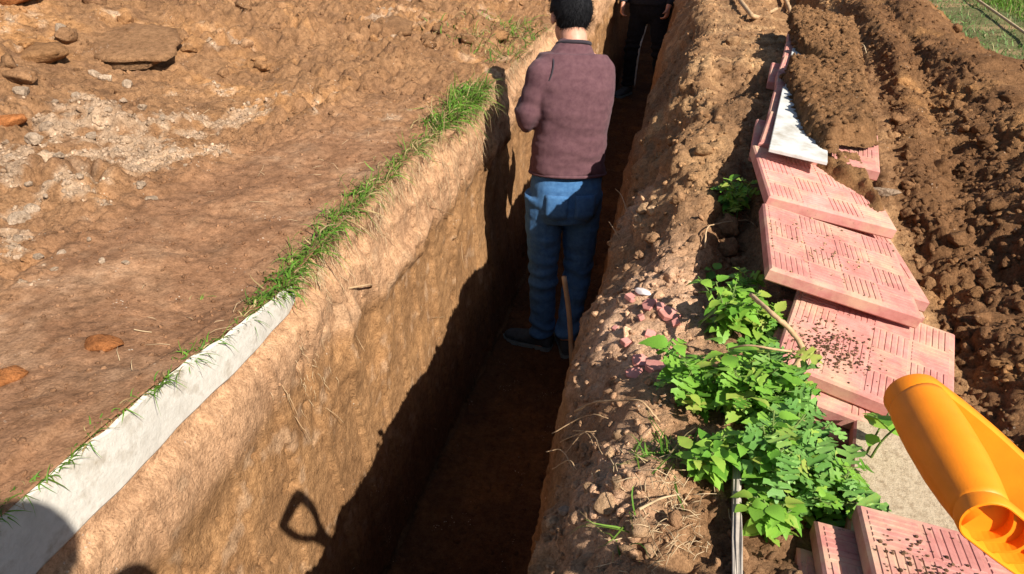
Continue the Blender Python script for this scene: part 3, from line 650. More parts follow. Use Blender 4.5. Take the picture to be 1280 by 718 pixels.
def ring_loft_(rings, n):
    V = []; Fq = []
    for c, u, w, a, b in rings:
        for k in range(n): t = 6.283185 * k / n; V.append(c + u * (a * math.cos(t)) + w * (b * math.sin(t)))
    for i in range(len(rings) - 1):
        for k in range(n): Fq.append((i * n + k, i * n + (k + 1) % n, (i + 1) * n + (k + 1) % n, (i + 1) * n + k))
    Fq.append(tuple(range(n))[::-1]); Fq.append(tuple(range((len(rings) - 1) * n, len(rings) * n))); return V, Fq
def shovel():
    gA = Vector((.168, .456, .547)); gB = Vector((.184, .338, .545)); gc = (gA + gB) / 2
    ax = (gA - gB).normalized(); sd = Vector((.78, .21, -.58)); sd = (sd - ax * sd.dot(ax)).normalized(); nn = ax.cross(sd)
    M = Matrix((ax, nn, sd)).transposed().to_4x4(); M.translation = gc       # local x: grip, local z: down the shaft
    root = empty('shovel'); root.matrix_world = M; tag(root, 'shovel with bright orange plastic D grip, its blade stuck in the spoil heap', 'shovel')
    # loop of the handle: swept open channel (U section) round a rounded D, hollow towards the outer sides of the arms
    def sweep(path, secf, closed=False):
        V = []; Fq = []; n = None
        for i, (p, t) in enumerate(path):
            u = Vector((0, 1, 0)); w = t.cross(u).normalized(); s = secf(i / (len(path) - 1)); n = len(s)
            for a, b in s: V.append(p + u * a + w * b)
        for i in range(len(path) - 1):
            for k in range(n): Fq.append((i * n + k, i * n + (k + 1) % n, (i + 1) * n + (k + 1) % n, (i + 1) * n + k))
        Fq.append(tuple(range(n))[::-1]); Fq.append(tuple(range((len(path) - 1) * n, len(path) * n))); return V, Fq
    def pth(pts, sub=7):
        P = spline(pts, sub); return [(p, (P[min(i + 1, len(P) - 1)] - P[max(i - 1, 0)]).normalized()) for i, p in enumerate(P)]
    # grip: tapered oval bar
    def oval(a, b, n=20): return [(a * math.cos(6.2832 * k / n), b * math.sin(6.2832 * k / n)) for k in range(n)]
    gr = [(-.0475, .0146), (-.042, .0154), (-.03, .0172), (-.012, .0190), (.012, .0198), (.03, .0196), (.042, .0190), (.0475, .0182)]
    V, Fq = ring_loft_([(Vector((x, 0, 0)), Vector((0, 1, 0)), Vector((0, 0, 1)), q, q * (.98 - .04 * (1 - abs(x) / .0475))) for x, q in gr], 32)
    link('grip', pydata('grip', V, Fq), ORANGE, root)
    for sgn in (-1, 1):
        P_ = spline([(sgn * .0475, 0, 0), (sgn * .0500, 0, .028), (sgn * .048, 0, .058), (sgn * .036, 0, .092), (sgn * .017, 0, .122), (sgn * .012, 0, .150)], 8)
        cum = [0]
        for a, b in zip(P_, P_[1:]): cum.append(cum[-1] + (b - a).length)
        def frame(s_):
            i_ = 0 if s_ <= 0 else min(len(P_) - 2, max(k for k in range(len(cum)) if cum[k] <= s_)); a, b = P_[i_], P_[i_ + 1]; t = (b - a).normalized()
            return a + t * (s_ - cum[i_]), Vector((t.z, 0, -t.x)) * sgn
        S_ = cum[-1]; w00 = .0150 if sgn < 0 else .0184; wid = lambda s_: w00 - (.0015 if sgn < 0 else .0035) * max(0, s_) / S_
        def rows(off):
            out = []
            for k in range(9): ph = k / 8 * math.pi / 2; w_ = wid(0) - off; out.append((w_ * math.sin(ph), -w_ * math.cos(ph)))
            for k in range(1, 25): s_ = S_ * k / 24; out.append((wid(s_) - off, s_))
            return out
        dpt, th = (.0085, .0020) if sgn < 0 else (.0100, .0024); ro, ri = rows(0), rows(th); V = []; Fq = []
        def add(h, s_, dep):
            p, n_ = frame(s_); V.append(p + Vector((0, h, 0)) + n_ * dep); return len(V) - 1
        L = []
        for (ho, so), (hi, si) in zip(ro, ri):
            rowv = [add(-ho * .93, so * 1, -th), add(-ho, so, .001), add(-ho, so, dpt - .001), add(-ho + .0008, so, dpt), add(-hi - .0006, si, dpt), add(-hi, si, dpt - .001), add(-hi, si, 0), add(hi, si, 0), add(hi, si, dpt - .001), add(hi + .0006, si, dpt), add(ho - .0008, so, dpt), add(ho, so, dpt - .001), add(ho, so, .001), add(ho * .93, so, -th)]
            L.append(rowv)
        for a, b in zip(L, L[1:]):
            for k in range(14): Fq.append((a[k], a[(k + 1) % 14], b[(k + 1) % 14], b[k]))
        me = pydata('arm', V, Fq, True); bm = bmesh.new(); bm.from_mesh(me); bmesh.ops.remove_doubles(bm, verts=bm.verts, dist=.00002); bmesh.ops.recalc_face_normals(bm, faces=bm.faces); bm.to_mesh(me); bm.free()
        me.polygons.foreach_set('use_smooth', [True] * len(me.polygons)); arm = link('arm', me, ORANGE, root); es = arm.modifiers.new('edges', 'EDGE_SPLIT'); es.split_angle = math.radians(50)
        for s_r in (.011, .023, .035, .047, .060, .074, .090, .106, .122):
            V = []; Fq = []; nq = 12
            for k in range(nq + 1):
                u = -1 + 2 * k / nq; hh = (wid(s_r) - th * .8) * u; sc_ = s_r + .010 * (1 - u * u) - .006
                for ds, dd in ((-.0011, -.0005), (-.0011, dpt - .0025), (.0011, dpt - .0025), (.0011, -.0005)): p, n_ = frame(sc_ + ds); V.append(p + Vector((0, hh, 0)) + n_ * dd)
            for k in range(nq):
                for q in range(4): a = k * 4 + q; b = k * 4 + (q + 1) % 4; Fq.append((a, b, b + 4, a + 4))
            link('rib', pydata('rib', V, Fq, False), ORANGE, arm)
    V, Fq = tube_np([(0, 0, .118), (0, 0, .135), (0, 0, .20), (0, 0, .215)], [.021, .023, .021, .0195], 24); link('socket', pydata('socket', V, Fq), ORANGE, root)
    V, Fq = tube_np([(0, 0, z) for z in (.15, .4, .6, .79)], [.0165, .0165, .0168, .0172], 20); link('shaft', pydata('shaft', V, Fq), ASH, root)
    bm = bmesh.new(); gx, gzv = 13, 15; vs = [[None] * gx for _ in range(gzv)]
    for j in range(gzv):
        t = j / (gzv - 1); w = .105 * (1 - max(0, t - .55) ** 2 * 3.2)
        for i in range(gx):
            u = i / (gx - 1) * 2 - 1; vs[j][i] = bm.verts.new((u * w, -.03 * (1 - u * u) + .01 + .02 * t, .78 + .29 * t - .01 * u * u))
    for j in range(gzv - 1):
        for i in range(gx - 1): bm.faces.new((vs[j][i], vs[j][i + 1], vs[j + 1][i + 1], vs[j + 1][i]))
    bl = link('blade', bm_mesh('blade', bm, True), STEEL, root); md = bl.modifiers.new('thick', 'SOLIDIFY'); md.thickness = .002
    V, Fq = tube_np([(0, 0, z) for z in (.66, .74, .80, .86)], [.0195, .020, .017, .006], 18); link('ferrule', pydata('ferrule', V, Fq), STEEL, root)
shovel()

# ================================================================ people
def ring_loft(rings, n=20):                                  # rings: (centre, axis u, axis w, half u, half w, squareness)
    V = []; Fq = []
    for c, u, w, a, b in rings:
        for k in range(n):
            t = 2 * math.pi * k / n; ct, st_ = math.cos(t), math.sin(t)
            e = .82; V.append(Vector(c) + Vector(u) * (a * math.copysign(abs(ct) ** e, ct)) + Vector(w) * (b * math.copysign(abs(st_) ** e, st_)))
    for i in range(len(rings) - 1):
        for k in range(n): Fq.append((i * n + k, i * n + (k + 1) % n, (i + 1) * n + (k + 1) % n, (i + 1) * n + k))
    Fq.append(tuple(range(n))[::-1]); Fq.append(tuple(range((len(rings) - 1) * n, len(rings) * n))); return V, Fq
def ball(c, rx, ry, rz, ex=Vector((1, 0, 0)), ey=Vector((0, 1, 0)), ez=Vector((0, 0, 1))):
    V, Fq = I3; return [Vector(c) + ex * (float(v[0]) * rx) + ey * (float(v[1]) * ry) + ez * (float(v[2]) * rz) for v in V], [tuple(int(q) for q in f) for f in Fq]
def limb(pts, rad, n=14, sub=6):
    P_ = spline(pts, sub); m = len(P_); R_ = [float(np.interp(i / (m - 1) * (len(pts) - 1), range(len(pts)), rad)) for i in range(m)]
    return tube_np(P_, R_, n)
def merge(parts):
    V = []; Fq = []
    for v, f in parts:
        o = len(V); V += list(v); Fq += [tuple(i + o for i in q) for q in f]
    return V, Fq
def skin(name, parts, voxel, smooth, mat, parent, fold=None, origin=Vector((0, 0, 0))):
    V, Fq = merge(parts); me = pydata(name, [v - origin for v in V], Fq); tmp = bpy.data.objects.new('tmp', me); COL.objects.link(tmp)
    bm = bmesh.new(); bm.from_mesh(me); bmesh.ops.recalc_face_normals(bm, faces=bm.faces); bm.to_mesh(me); bm.free()
    r = tmp.modifiers.new('r', 'REMESH'); r.mode = 'VOXEL'; r.voxel_size = voxel
    sm = tmp.modifiers.new('s', 'SMOOTH'); sm.iterations = smooth; sm.factor = .5
    dg = bpy.context.evaluated_depsgraph_get(); out = bpy.data.meshes.new_from_object(tmp.evaluated_get(dg)); out.name = name
    bpy.data.objects.remove(tmp)
    n = len(out.vertices); co = np.empty(n * 3, np.float32); out.vertices.foreach_get('co', co); co = co.reshape(-1, 3)
    if fold is not None:
        nm = np.empty(n * 3, np.float32); out.vertices.foreach_get('normal', nm); nm = nm.reshape(-1, 3)
        out.vertices.foreach_set('co', (co + nm * fold(co + np.array(origin), nm)[:, None]).astype(np.float32).ravel())
    out.polygons.foreach_set('use_smooth', [True] * len(out.polygons)); out.update()
    return link(name, out, mat, parent)
SKIN = noisy('skin', (.50, .235, .15), (.60, .30, .20), 40, 4, .5, .1, 200, spec=.35)
HAIRM = noisy('black_hair', (.005, .005, .006), (.012, .011, .012), 60, 4, .75, .3, 220, spec=.15)
def cloth(name, c1, c2, weave=600, scale=45):
    m = noisy(name, c1, c2, scale, 10, .92, .25, weave, spec=.1, dist=.0015); b = m.node_tree.nodes['Principled BSDF']
    n_, l_ = m.node_tree.nodes, m.node_tree.links; tc = [q for q in n_ if q.type == 'TEX_COORD'][0]
    wv = N(n_, 'ShaderNodeTexWave', Scale=160, Distortion=1.5, Detail=2); wv.bands_direction = 'Z'; l_.new(tc.outputs['Object'], wv.inputs['Vector'])
    bq = N(n_, 'ShaderNodeBump', Strength=.35, Distance=.0012); l_.new(wv.outputs['Fac'], bq.inputs['Height']); old = [q for q in n_ if q.type == 'BUMP' and q is not bq][0]; l_.new(old.outputs['Normal'], bq.inputs['Normal']); l_.new(bq.outputs['Normal'], b.inputs['Normal'])
    b.inputs['Sheen Weight'].default_value = .06; b.inputs['Sheen Roughness'].default_value = .5; return m
SHOE = noisy('dark_shoe', (.03, .035, .04), (.07, .085, .09), 30, 4, .7, .2, 90)
SOLE = noisy('shoe_sole', (.10, .13, .13), (.18, .22, .22), 30, 4, .8, .2)
def hand(wrist, d, palm_n, curl, side, s=1.0):
    d = Vector(d).normalized(); pn = Vector(palm_n); pn = (pn - d * pn.dot(d)).normalized(); lat = d.cross(pn) * side; parts = []
    W = Vector(wrist); rings = []
    for t, a, b in ((-.02, .027, .022), (.01, .030, .020), (.045, .040, .017), (.080, .042, .014), (.092, .036, .011)): rings.append((W + d * t * s, lat, pn, a * s, b * s))
    parts.append(ring_loft(rings, 14))
    for i, (o, L) in enumerate(((-.030, .062), (-.010, .074), (.010, .070), (.029, .056))):
        p = W + d * (.082 * s) + lat * (o * s); pts = [p - d * .02 * s, p]; a = curl * .35; q = p.copy()
        for k in range(3):
            a += curl * (.75 if k else .4); q = q + (d * math.cos(a) + pn * math.sin(a)) * (L * s * (.42, .32, .26)[k]); pts.append(q.copy())
        parts.append(limb(pts, [.0095 * s, .0095 * s, .009 * s, .0085 * s, .007 * s], 8, 3))
    p = W + d * (.025 * s) - lat * (.030 * s); tdir = (d * .75 - lat * .65 + pn * .25).normalized(); q1 = p + tdir * .042 * s; q2 = q1 + (tdir + pn * curl * .6 + d * .3).normalized() * .03 * s
    parts.append(limb([W + d * .015 * s - lat * .012 * s, p, q1, q2], [.013 * s, .0125 * s, .011 * s, .008 * s], 8, 3)); return parts
def head_parts(c, f, up, s=1.0):
    f = Vector(f).normalized(); up = Vector(up); up = (up - f * up.dot(f)).normalized(); r = f.cross(up); c = Vector(c); parts = []
    parts.append(ball(c + up * .025 * s - f * .012 * s, .074 * s, .094 * s, .092 * s, r, f, up))
    parts.append(ball(c - up * .045 * s + f * .030 * s, .060 * s, .066 * s, .072 * s, r, f, up))
    parts.append(ball(c - up * .098 * s + f * .062 * s, .026 * s, .022 * s, .020 * s, r, f, up))
    parts.append(limb([c + up * .022 * s + f * .080 * s, c - up * .010 * s + f * .100 * s, c - up * .024 * s + f * .104 * s], [.010 * s, .013 * s, .016 * s], 8, 3))
    parts.append(ball(c - up * .058 * s + f * .090 * s, .024 * s, .010 * s, .010 * s, r, f, up))
    for sg in (-1, 1):
        parts.append(ball(c + up * .018 * s + f * .074 * s + r * sg * .034 * s, .020 * s, .010 * s, .012 * s, r, f, up))
        e = c - up * .006 * s + r * sg * .080 * s - f * .004 * s
        parts.append(ball(e, .009 * s, .020 * s, .032 * s, (r + f * (-.35 * sg) * sg).normalized(), f, up))
    return parts, f, up, r
def person(name, J, opt):
    """J: joints in world space; returns a thing with body, top, trousers, shoes and hair"""
    base = Vector(J['base']); root = empty(name, base); tag(root, opt['label'], 'person')
    f, rgt = Vector(J['face']).normalized(), Vector(J['right']).normalized()
    def V3(k): return Vector(J[k])
    hp, f2, up2, r2 = head_parts(V3('head'), J['look'], J.get('headup', (0, 0, 1)))
    sc = opt.get('w', 1.0); body = list(hp)
    pel, chest, neck = V3('pelvis'), V3('chest'), V3('neck'); spine = (neck - pel).normalized()
    fw2 = (f - spine * f.dot(spine)).normalized(); r3 = spine.cross(fw2) * -1; r3 = fw2.cross(spine)
    def torso(k, lo=-.02, hi=1.0, deep=1.0):
        prof = [(-.06, .150, .105), (.02, .162, .118), (.10, .160, .116), (.18, .156, .112), (.36, .150, .105), (.55, .160, .112), (.72, .172, .116), (.86, .170, .106), (.94, .135, .088), (1.0, .070, .066)]
        out = []
        for t, a, b in prof:
            if t < lo or t > hi: continue
            c = pel.lerp(chest, min(1, t / .6)) if t < .6 else chest.lerp(neck, (t - .6) / .4)
            out.append((c - fw2 * (.012 * math.sin(t * 3.1)), r3, fw2, (a + k) * sc, (b + k) * deep))
        return ring_loft(out, 26)
    body.append(torso(-.034)); body.append(limb([neck - spine * .05, neck + spine * .02, V3('head') - up2 * .05 * 1 - f2 * .012], [.066, .058, .056], 16))
    for sd in ('L', 'R'):
        sh, el, wr = V3('sh' + sd), V3('el' + sd), V3('wr' + sd); h, kn, an = V3('hip' + sd), V3('kn' + sd), V3('an' + sd); toe = V3('toe' + sd)
        body.append(limb([sh.lerp(chest, .25), sh, sh.lerp(el, .5), el, el.lerp(wr, .35), wr], [.055, .052, .044, .037, .036, .025]))
        body.append(limb([h, h.lerp(kn, .5), kn, kn.lerp(an, .35), an], [.080, .068, .052, .050, .036]))
        td = toe - an; td.z = 0; td.normalize(); zf_ = float(J['floor']); hb = Vector((an.x, an.y, zf_ + .035)) - td * .03
        body.append(limb([an, hb + td * .03, hb + td * .13, hb + td * .20], [.036, .034, .028, .018]))
        side = 1 if sd == 'L' else -1
        body += hand(wr, J['hd' + sd], J['hn' + sd], opt.get('curl', .9), side)
    skin('body', body, opt.get('vox', .0065), 3, SKIN, root, None, base)
    # upper garment
    gp = [torso(.016, opt.get('hem', .02), .97, 1.02)]
    for sd in ('L', 'R'):
        sh, el, wr = V3('sh' + sd), V3('el' + sd), V3('wr' + sd)
        gp.append(limb([sh.lerp(chest, .35), sh + spine * .0, sh.lerp(el, .45), el, el.lerp(wr, .4), el.lerp(wr, .93)], [.070, .070, .062, .056, .050, .038]))
    gp.append(limb([neck - spine * .12, neck - spine * .06, neck - spine * .0], [.125, .100, .072], 24))
    gp.append(limb([V3('shL') + spine * .005, (V3('shL') + neck) / 2 - spine * .028, neck - spine * .035, (V3('shR') + neck) / 2 - spine * .028, V3('shR') + spine * .005], [.062, .066, .080, .066, .062]))
    A_, B_ = np.array(chest), np.array(spine)
    def folds(p, n_):
        h = (p - A_) @ B_; q = np.stack([p[:, 0] * 1.0, p[:, 1] * 1.0, p[:, 2] * 2.4], -1).astype(np.float32)
        big = fbm(q, 5.0, 2, 7) * .008; low = fbm(np.stack([p[:, 0] * .7 + .4 * p[:, 2], p[:, 1] * .7, p[:, 2] * 2.2], -1).astype(np.float32), 15, 2, 9) * .0065 * (1 - sstep(-.25, .18, h) * .55)
        d = big + low
        for sd in ('L', 'R'):
            e = np.array(J['el' + sd]); s_ = np.array(J['sh' + sd]); de = np.linalg.norm(p - e, axis=1); ds = np.linalg.norm(p - s_, axis=1)
            d = d + .007 * np.sin(de * 95 + 6 * fbm(p.astype(np.float32), 8, 1, 3)) * np.exp(-(de / .10) ** 2)
        return d.astype(np.float32)
    skin(opt['top'], gp, opt.get('cvox', .0075), 4, opt['topmat'], root, folds, base)
    if opt.get('collar'):
        c = neck + spine * .002; V, Fq = [], []
        pts = [c + r3 * (.071 * math.cos(a)) + fw2 * (.067 * math.sin(a)) + spine * (-.012 * math.sin(a)) for a in np.linspace(0, 2 * math.pi, 40)]
        V, Fq = tube_np(pts, .0085, 8); link('collar', pydata('collar', [v - base for v in V], Fq), opt['collar'], root)
    if opt.get('collar'):
        sh, el = V3('shL'), V3('elL'); ad = (el - sh).normalized(); ax_ = (ad * .35 + (sh - chest).normalized()).normalized(); e1_ = ax_.cross(spine).normalized(); e2_ = e1_.cross(ax_)
        pts = [sh - ax_ * .012 - ad * .006 + e1_ * (.0715 * math.cos(a)) + e2_ * (.0725 * math.sin(a)) for a in np.linspace(0, 2 * math.pi, 40)]
        V, Fq = tube_np(pts, .0035, 6); link('seam', pydata('seam', [v - base for v in V], Fq), opt['collar'], root)
    if opt.get('collar'):
        c = pel.lerp(chest, .10 / .6) - fw2 * .004; pts = [c + r3 * ((.160 + .0165) * sc * math.cos(a)) + fw2 * (.134 * math.sin(a)) for a in np.linspace(0, 2 * math.pi, 48)]
        V, Fq = tube_np(pts, .0075, 8); link('hem_band', pydata('hem_band', [v - base for v in V], Fq), opt['topmat'], root)
    # trousers
    tp = [ring_loft([(pel + spine * t, r3, fw2, a * sc, b) for t, a, b in ((-.17, .115, .085), (-.12, .150, .110), (-.07, .165, .122), (0, .166, .122), (.06, .160, .116), (.10, .155, .112))], 24)]
    for sd in ('L', 'R'):
        h, kn, an = V3('hip' + sd), V3('kn' + sd), V3('an' + sd)
        tp.append(limb([h + Vector((0, 0, .02)), h.lerp(kn, .4), kn, kn.lerp(an, .5), an + Vector((0, 0, .015))], [.098, .088, .072, .064, .062]))
    def tf(p, n_):
        d = fbm(np.stack([p[:, 0], p[:, 1], p[:, 2] * 2.6], -1).astype(np.float32), 9, 2, 21) * .007
        for sd in ('L', 'R'):
            for key, w_, k in (('kn', .12, 75), ('an', .13, 90)):
                dz = p[:, 2] - J[key + sd][2]; d = d + .006 * np.sin(dz * k + 4 * fbm(p.astype(np.float32), 6, 1, 31)) * np.exp(-(dz / w_) ** 2)
        return d.astype(np.float32)
    tr = skin('trousers', tp, opt.get('cvox', .0075), 3, opt['legmat'], root, tf, base)
    if opt.get('collar'):
        for sg in (-1, 1):                                   # back pockets follow the seat
            gx, gy = 7, 7; V = []; Fq = []
            for j_ in range(gy):
                for i_ in range(gx):
                    u = (i_ / (gx - 1) - .5) * .098; v_ = -.022 - j_ / (gy - 1) * .105 + (.014 * (1 - abs(i_ / (gx - 1) - .5) * 2) * (-1 if j_ == gy - 1 else 0))
                    a = (sg * .066 + u) / .166; q = pel + spine * v_ + r3 * (.170 * sc * a); dep = .124 * math.sqrt(max(.05, 1 - abs(a) ** 2.4)) + .0035 - max(0, -v_ - .07) * .22
                    V.append(q - fw2 * dep - base)
            for j_ in range(gy - 1):
                for i_ in range(gx - 1): k_ = j_ * gx + i_; Fq.append((k_, k_ + 1, k_ + gx + 1, k_ + gx))
            pk = link('back_pocket', pydata('back_pocket', V, Fq), opt['legmat'], tr); so_ = pk.modifiers.new('t', 'SOLIDIFY'); so_.thickness = .006; so_.offset = 0
    if opt.get('stripe'):
        h, kn, an = V3('hipR'), V3('knR'), V3('anR'); off = Vector(opt['stripe'])
        P_ = spline([h + off * .105, h.lerp(kn, .5) + off * .088, kn + off * .078, an + off * .070], 8); V, Fq = tube_np(P_, .009, 6); link('side_stripe', pydata('side_stripe', [v - base for v in V], Fq), WHITE_S, root)
    for sd in ('L', 'R'):
        an, toe = V3('an' + sd), V3('toe' + sd); td = toe - an; td.z = 0; td.normalize(); lt = Vector((-td.y, td.x, 0)); zf_ = float(J['floor']); o = Vector((an.x, an.y, zf_)) - td * .055
        up_ = Vector((0, 0, 1)); rg = []
        for t, w_, hh in ((0, .020, .055), (.015, .034, .085), (.05, .039, .100), (.10, .041, .088), (.16, .047, .062), (.215, .048, .050), (.255, .036, .040), (.272, .016, .028)):
            rg.append((o + td * t + up_ * (.012 + hh / 2), lt, up_, w_, hh / 2))
        sh_ = skin('shoe', [ring_loft(rg, 18)], .005, 3, SHOE, root, None, base)
        bm = bmesh.new(); ol = [(0.0, .018), (.012, .033), (.06, .038), (.11, .038), (.17, .048), (.22, .050), (.26, .038), (.280, .012)]
        pts = [o + td * a + lt * b for a, b in ol] + [o + td * a - lt * b for a, b in ol[::-1]]
        fc = bm.faces.new([bm.verts.new(p - base + up_ * .001) for p in pts]); e = bmesh.ops.extrude_face_region(bm, geom=[fc]); bmesh.ops.translate(bm, verts=[v for v in e['geom'] if isinstance(v, bmesh.types.BMVert)], vec=(0, 0, .022)); bmesh.ops.recalc_face_normals(bm, faces=bm.faces)
        so = link('sole', bm_mesh('sole', bm), SOLE, sh_)
    # hair: thick cap that leaves the face and ears free, with short strands
    c = V3('head'); V, Fq = ico(5) if opt.get('hairy') else I3; V = V.copy()
    fr, uu, rr = np.array(f2), np.array(up2), np.array(r2); cc = np.array(c + up2 * .026 - f2 * .014)
    loc = V; lf, lu = loc[:, 1], loc[:, 2]
    keepv = (lu > -.84 + .95 * sstep(-.35, .55, lf)) & ~((np.abs(loc[:, 0]) > .80) & (lu < -.08) & (lf > -.25))
    n_ = fbm(V * np.array([1, 1, .5], np.float32), 11, 3, 77)
    rad = np.array([.091, .111, .108]) * (1 + .035 * n_[:, None]); W = (V * rad); W = W[:, :1] * rr + W[:, 1:2] * fr + W[:, 2:] * uu + cc
    Fk = Fq[keepv[Fq].all(1)]; us = np.unique(Fk); mp = np.full(len(V), -1); mp[us] = np.arange(len(us))
    hr = link('hair', mesh_np('hair', W[us] - np.array(base), mp[Fk]), HAIRM, root); sol = hr.modifiers.new('thick', 'SOLIDIFY'); sol.thickness = .012; sol.offset = -1
    if opt.get('hairy'):
        m = 4200; pk = us[rng.integers(0, len(us), m)]; p0 = W[pk]; nrm = V[pk][:, :1] * rr + V[pk][:, 1:2] * fr + V[pk][:, 2:] * uu
        dn = -uu[None] * .8 - fr[None] * .3 + rng.normal(0, .45, (m, 3)); tdir = nrm * .15 + dn; tdir /= np.linalg.norm(tdir, axis=1, keepdims=True); L = rng.uniform(.012, .026, (m, 1))
        sdv = np.cross(tdir, nrm); sdv /= np.linalg.norm(sdv, axis=1, keepdims=True) + 1e-6; w0 = .0008
        S = np.stack([p0 - sdv * w0, p0 + sdv * w0, p0 + tdir * L + nrm * .002], 1).reshape(-1, 3) - np.array(base)
        st_ = link('strands', mesh_np('strands', S, np.arange(m * 3).reshape(-1, 3)), HAIRM, hr); st_['kind'] = 'stuff'
    return root
def worker():
    Yb = 3.20; fl = FLOOR + .012; f = Vector((-.36, .93, 0)).normalized(); r = Vector((f.y, -f.x, 0))
    J = dict(face=f, right=r, floor=fl, base=(-.55, 3.2, fl))
    J['pelvis'] = ony(708, 232, 3.20); J['chest'] = ony(715, 125, 3.24); J['neck'] = ony(717, 56, 3.30)
    J['head'] = ony(713, 22, 3.37); J['look'] = f + Vector((-.10, 0, -.42)); J['headup'] = (-.1, .35, 1)
    J['shL'] = ony(678, 92, 3.17); J['elL'] = ony(659, 148, 3.14); J['wrL'] = J['elL'] + Vector((-.06, .23, .015))
    J['shR'] = ony(748, 96, 3.33); J['elR'] = ony(742, 160, 3.46); J['wrR'] = J['elR'] + Vector((-.14, .20, -.03))
    J['hdL'] = (-.05, 1, -.1); J['hnL'] = (.9, 0, -.3); J['hdR'] = (-.5, .8, -.1); J['hnR'] = (-.8, -.3, -.3)
    J['hipL'] = ony(681, 246, 3.17); J['knL'] = ony(679, 334, 3.20); J['anL'] = Vector((-.605, 3.245, fl + .085)); J['toeL'] = J['anL'] + Vector((-.2, .05, 0))
    J['hipR'] = ony(728, 246, 3.26); J['knR'] = ony(722, 338, 3.30); J['anR'] = Vector((-.47, 3.22, fl + .085)); J['toeR'] = J['anR'] + Vector((-.06, .2, 0))
    person('person', J, dict(label='person in burgundy sweater and blue jeans standing in the trench, back turned', top='sweater', topmat=cloth('burgundy_knit', (.088, .040, .047), (.140, .068, .073)), collar=cloth('dark_rib', (.035, .028, .034), (.05, .04, .045)), legmat=cloth('blue_denim', (.035, .105, .24), (.075, .185, .36)), hairy=True, hem=.07, w=.98))
worker()
def second():
    fl = FLOOR + .012; b = Vector((-.50, 8.6, fl)); f = Vector((-.25, -1, 0)).normalized(); r = Vector((f.y, -f.x, 0)); o = lambda a, c, z: b + r * a + f * c + Vector((0, 0, z))
    J = dict(face=f, right=r, floor=fl, base=b, pelvis=o(0, 0, .93), chest=o(0, .02, 1.28), neck=o(0, .03, 1.50), head=o(0, .06, 1.64), look=f + Vector((0, 0, -.3)))
    for s, k in (('L', -1), ('R', 1)):
        J['sh' + s] = o(.19 * k, .02, 1.42); J['el' + s] = o(.26 * k, .03, 1.14); J['wr' + s] = o(.22 * k, .16, .94); J['hd' + s] = tuple(f * .3 + Vector((0, 0, -1))); J['hn' + s] = tuple(r * -k)
        J['hip' + s] = o(.09 * k, 0, .88); J['kn' + s] = o(.14 * k, .05, .48); J['an' + s] = o(.17 * k, 0, .085); J['toe' + s] = o(.22 * k, .2, .085)
    rt2 = person('person', J, dict(label='person in black tracksuit with white side stripe standing deeper in the trench', top='jacket', topmat=cloth('black_jersey', (.012, .012, .015), (.03, .03, .036)), legmat=cloth('black_trousers', (.008, .008, .010), (.02, .02, .024)), vox=.011, cvox=.012, hem=.0, stripe=-r * 1.0, w=1.25)); rt2.scale = (1.12, 1.12, 1.06)
second()
def photographer():
    # crouches on the bank behind the camera; only the shadow of head and shoulder reaches the picture
    b = Vector((.04, -.25, gz(.04, -.25))); f = Vector((-.23, .97, 0)); r = Vector((f.y, -f.x, 0)); o = lambda a, c, z: b + r * a + f * c + Vector((0, 0, z)); fl = b.z
    J = dict(face=f, right=r, floor=fl, base=b, pelvis=o(0, -.20, .24), chest=o(0, -.06, .54), neck=o(0, .03, .75), head=o(-.01, .10, .855), look=f + Vector((0, 0, -.35)), headup=(0, .2, 1))
    for s, k in (('L', -1), ('R', 1)):
        J['sh' + s] = o(.18 * k, .0, .66); J['el' + s] = o(.22 * k, .14, .46); J['wr' + s] = o(.10 * k, .20, .62); J['hd' + s] = tuple(Vector((0, 0, 1)) + f * .4); J['hn' + s] = tuple(r * -k)
        J['hip' + s] = o(.09 * k, -.18, .22); J['kn' + s] = o(.16 * k, .14, .42); J['an' + s] = o(.14 * k, -.08, .085); J['toe' + s] = o(.17 * k, .12, .085)
    person('person', J, dict(label='crouching person taking the photograph, whose shadow falls on the concrete edge', top='jacket', topmat=cloth('grey_jacket', (.08, .085, .09), (.14, .145, .15)), legmat=cloth('dark_trousers', (.02, .022, .03), (.05, .052, .06)), vox=.011, cvox=.012))
photographer()
stick('wooden_pole', [ony(705, 346, 3.02), ony(712, 400, 3.0), (-.40, 2.99, FLOOR + .01)], .012, .012, ASH, 'pale wooden pole end standing behind the legs of the person in jeans', 'pole', n=14)

# ================================================================ plants
def leaf_outline(kind):
    if kind == 'ovate':
        pts = []
        for k in range(13):
            t = k / 12; w = .36 * math.sin(math.pi * t ** .75) ** .9 * (1 - .25 * t); w *= 1 + (.10 if k % 2 else -.04); pts.append((w, t))
        return pts
    if kind == 'lobed':      # deeply cut leaf
        return [(.03, 0), (.06, .15), (.30, .16), (.34, .30), (.12, .30), (.12, .40), (.46, .46), (.50, .64), (.20, .56), (.17, .66), (.34, .80), (.28, .90), (.11, .80), (.06, .95), (0, 1)]
    return [(.02, 0), (.20, .05), (.38, .22), (.42, .42), (.33, .62), (.18, .82), (0, 1)]
def leaf_mesh(kind, mat, curve, fold, seed):
    r = random.Random(seed); R_ = leaf_outline(kind); V = []; Fq = []
    def pt(x, t):
        z = -curve * t * t + fold * abs(x) + .035 * math.sin(9 * t + seed) * abs(x) * 2
        return (x, t, z)
    for x, t in R_: V.append(pt(0, t)); V.append(pt(x, t)); V.append(pt(-x * r.uniform(.88, 1.08), t))
    for i in range(len(R_) - 1):
        a = i * 3; b = a + 3; Fq.append((a, a + 1, b + 1, b)); Fq.append((a, b, b + 2, a + 2))
    me = pydata('leaf', V, Fq, True); me.materials.append(mat); return me
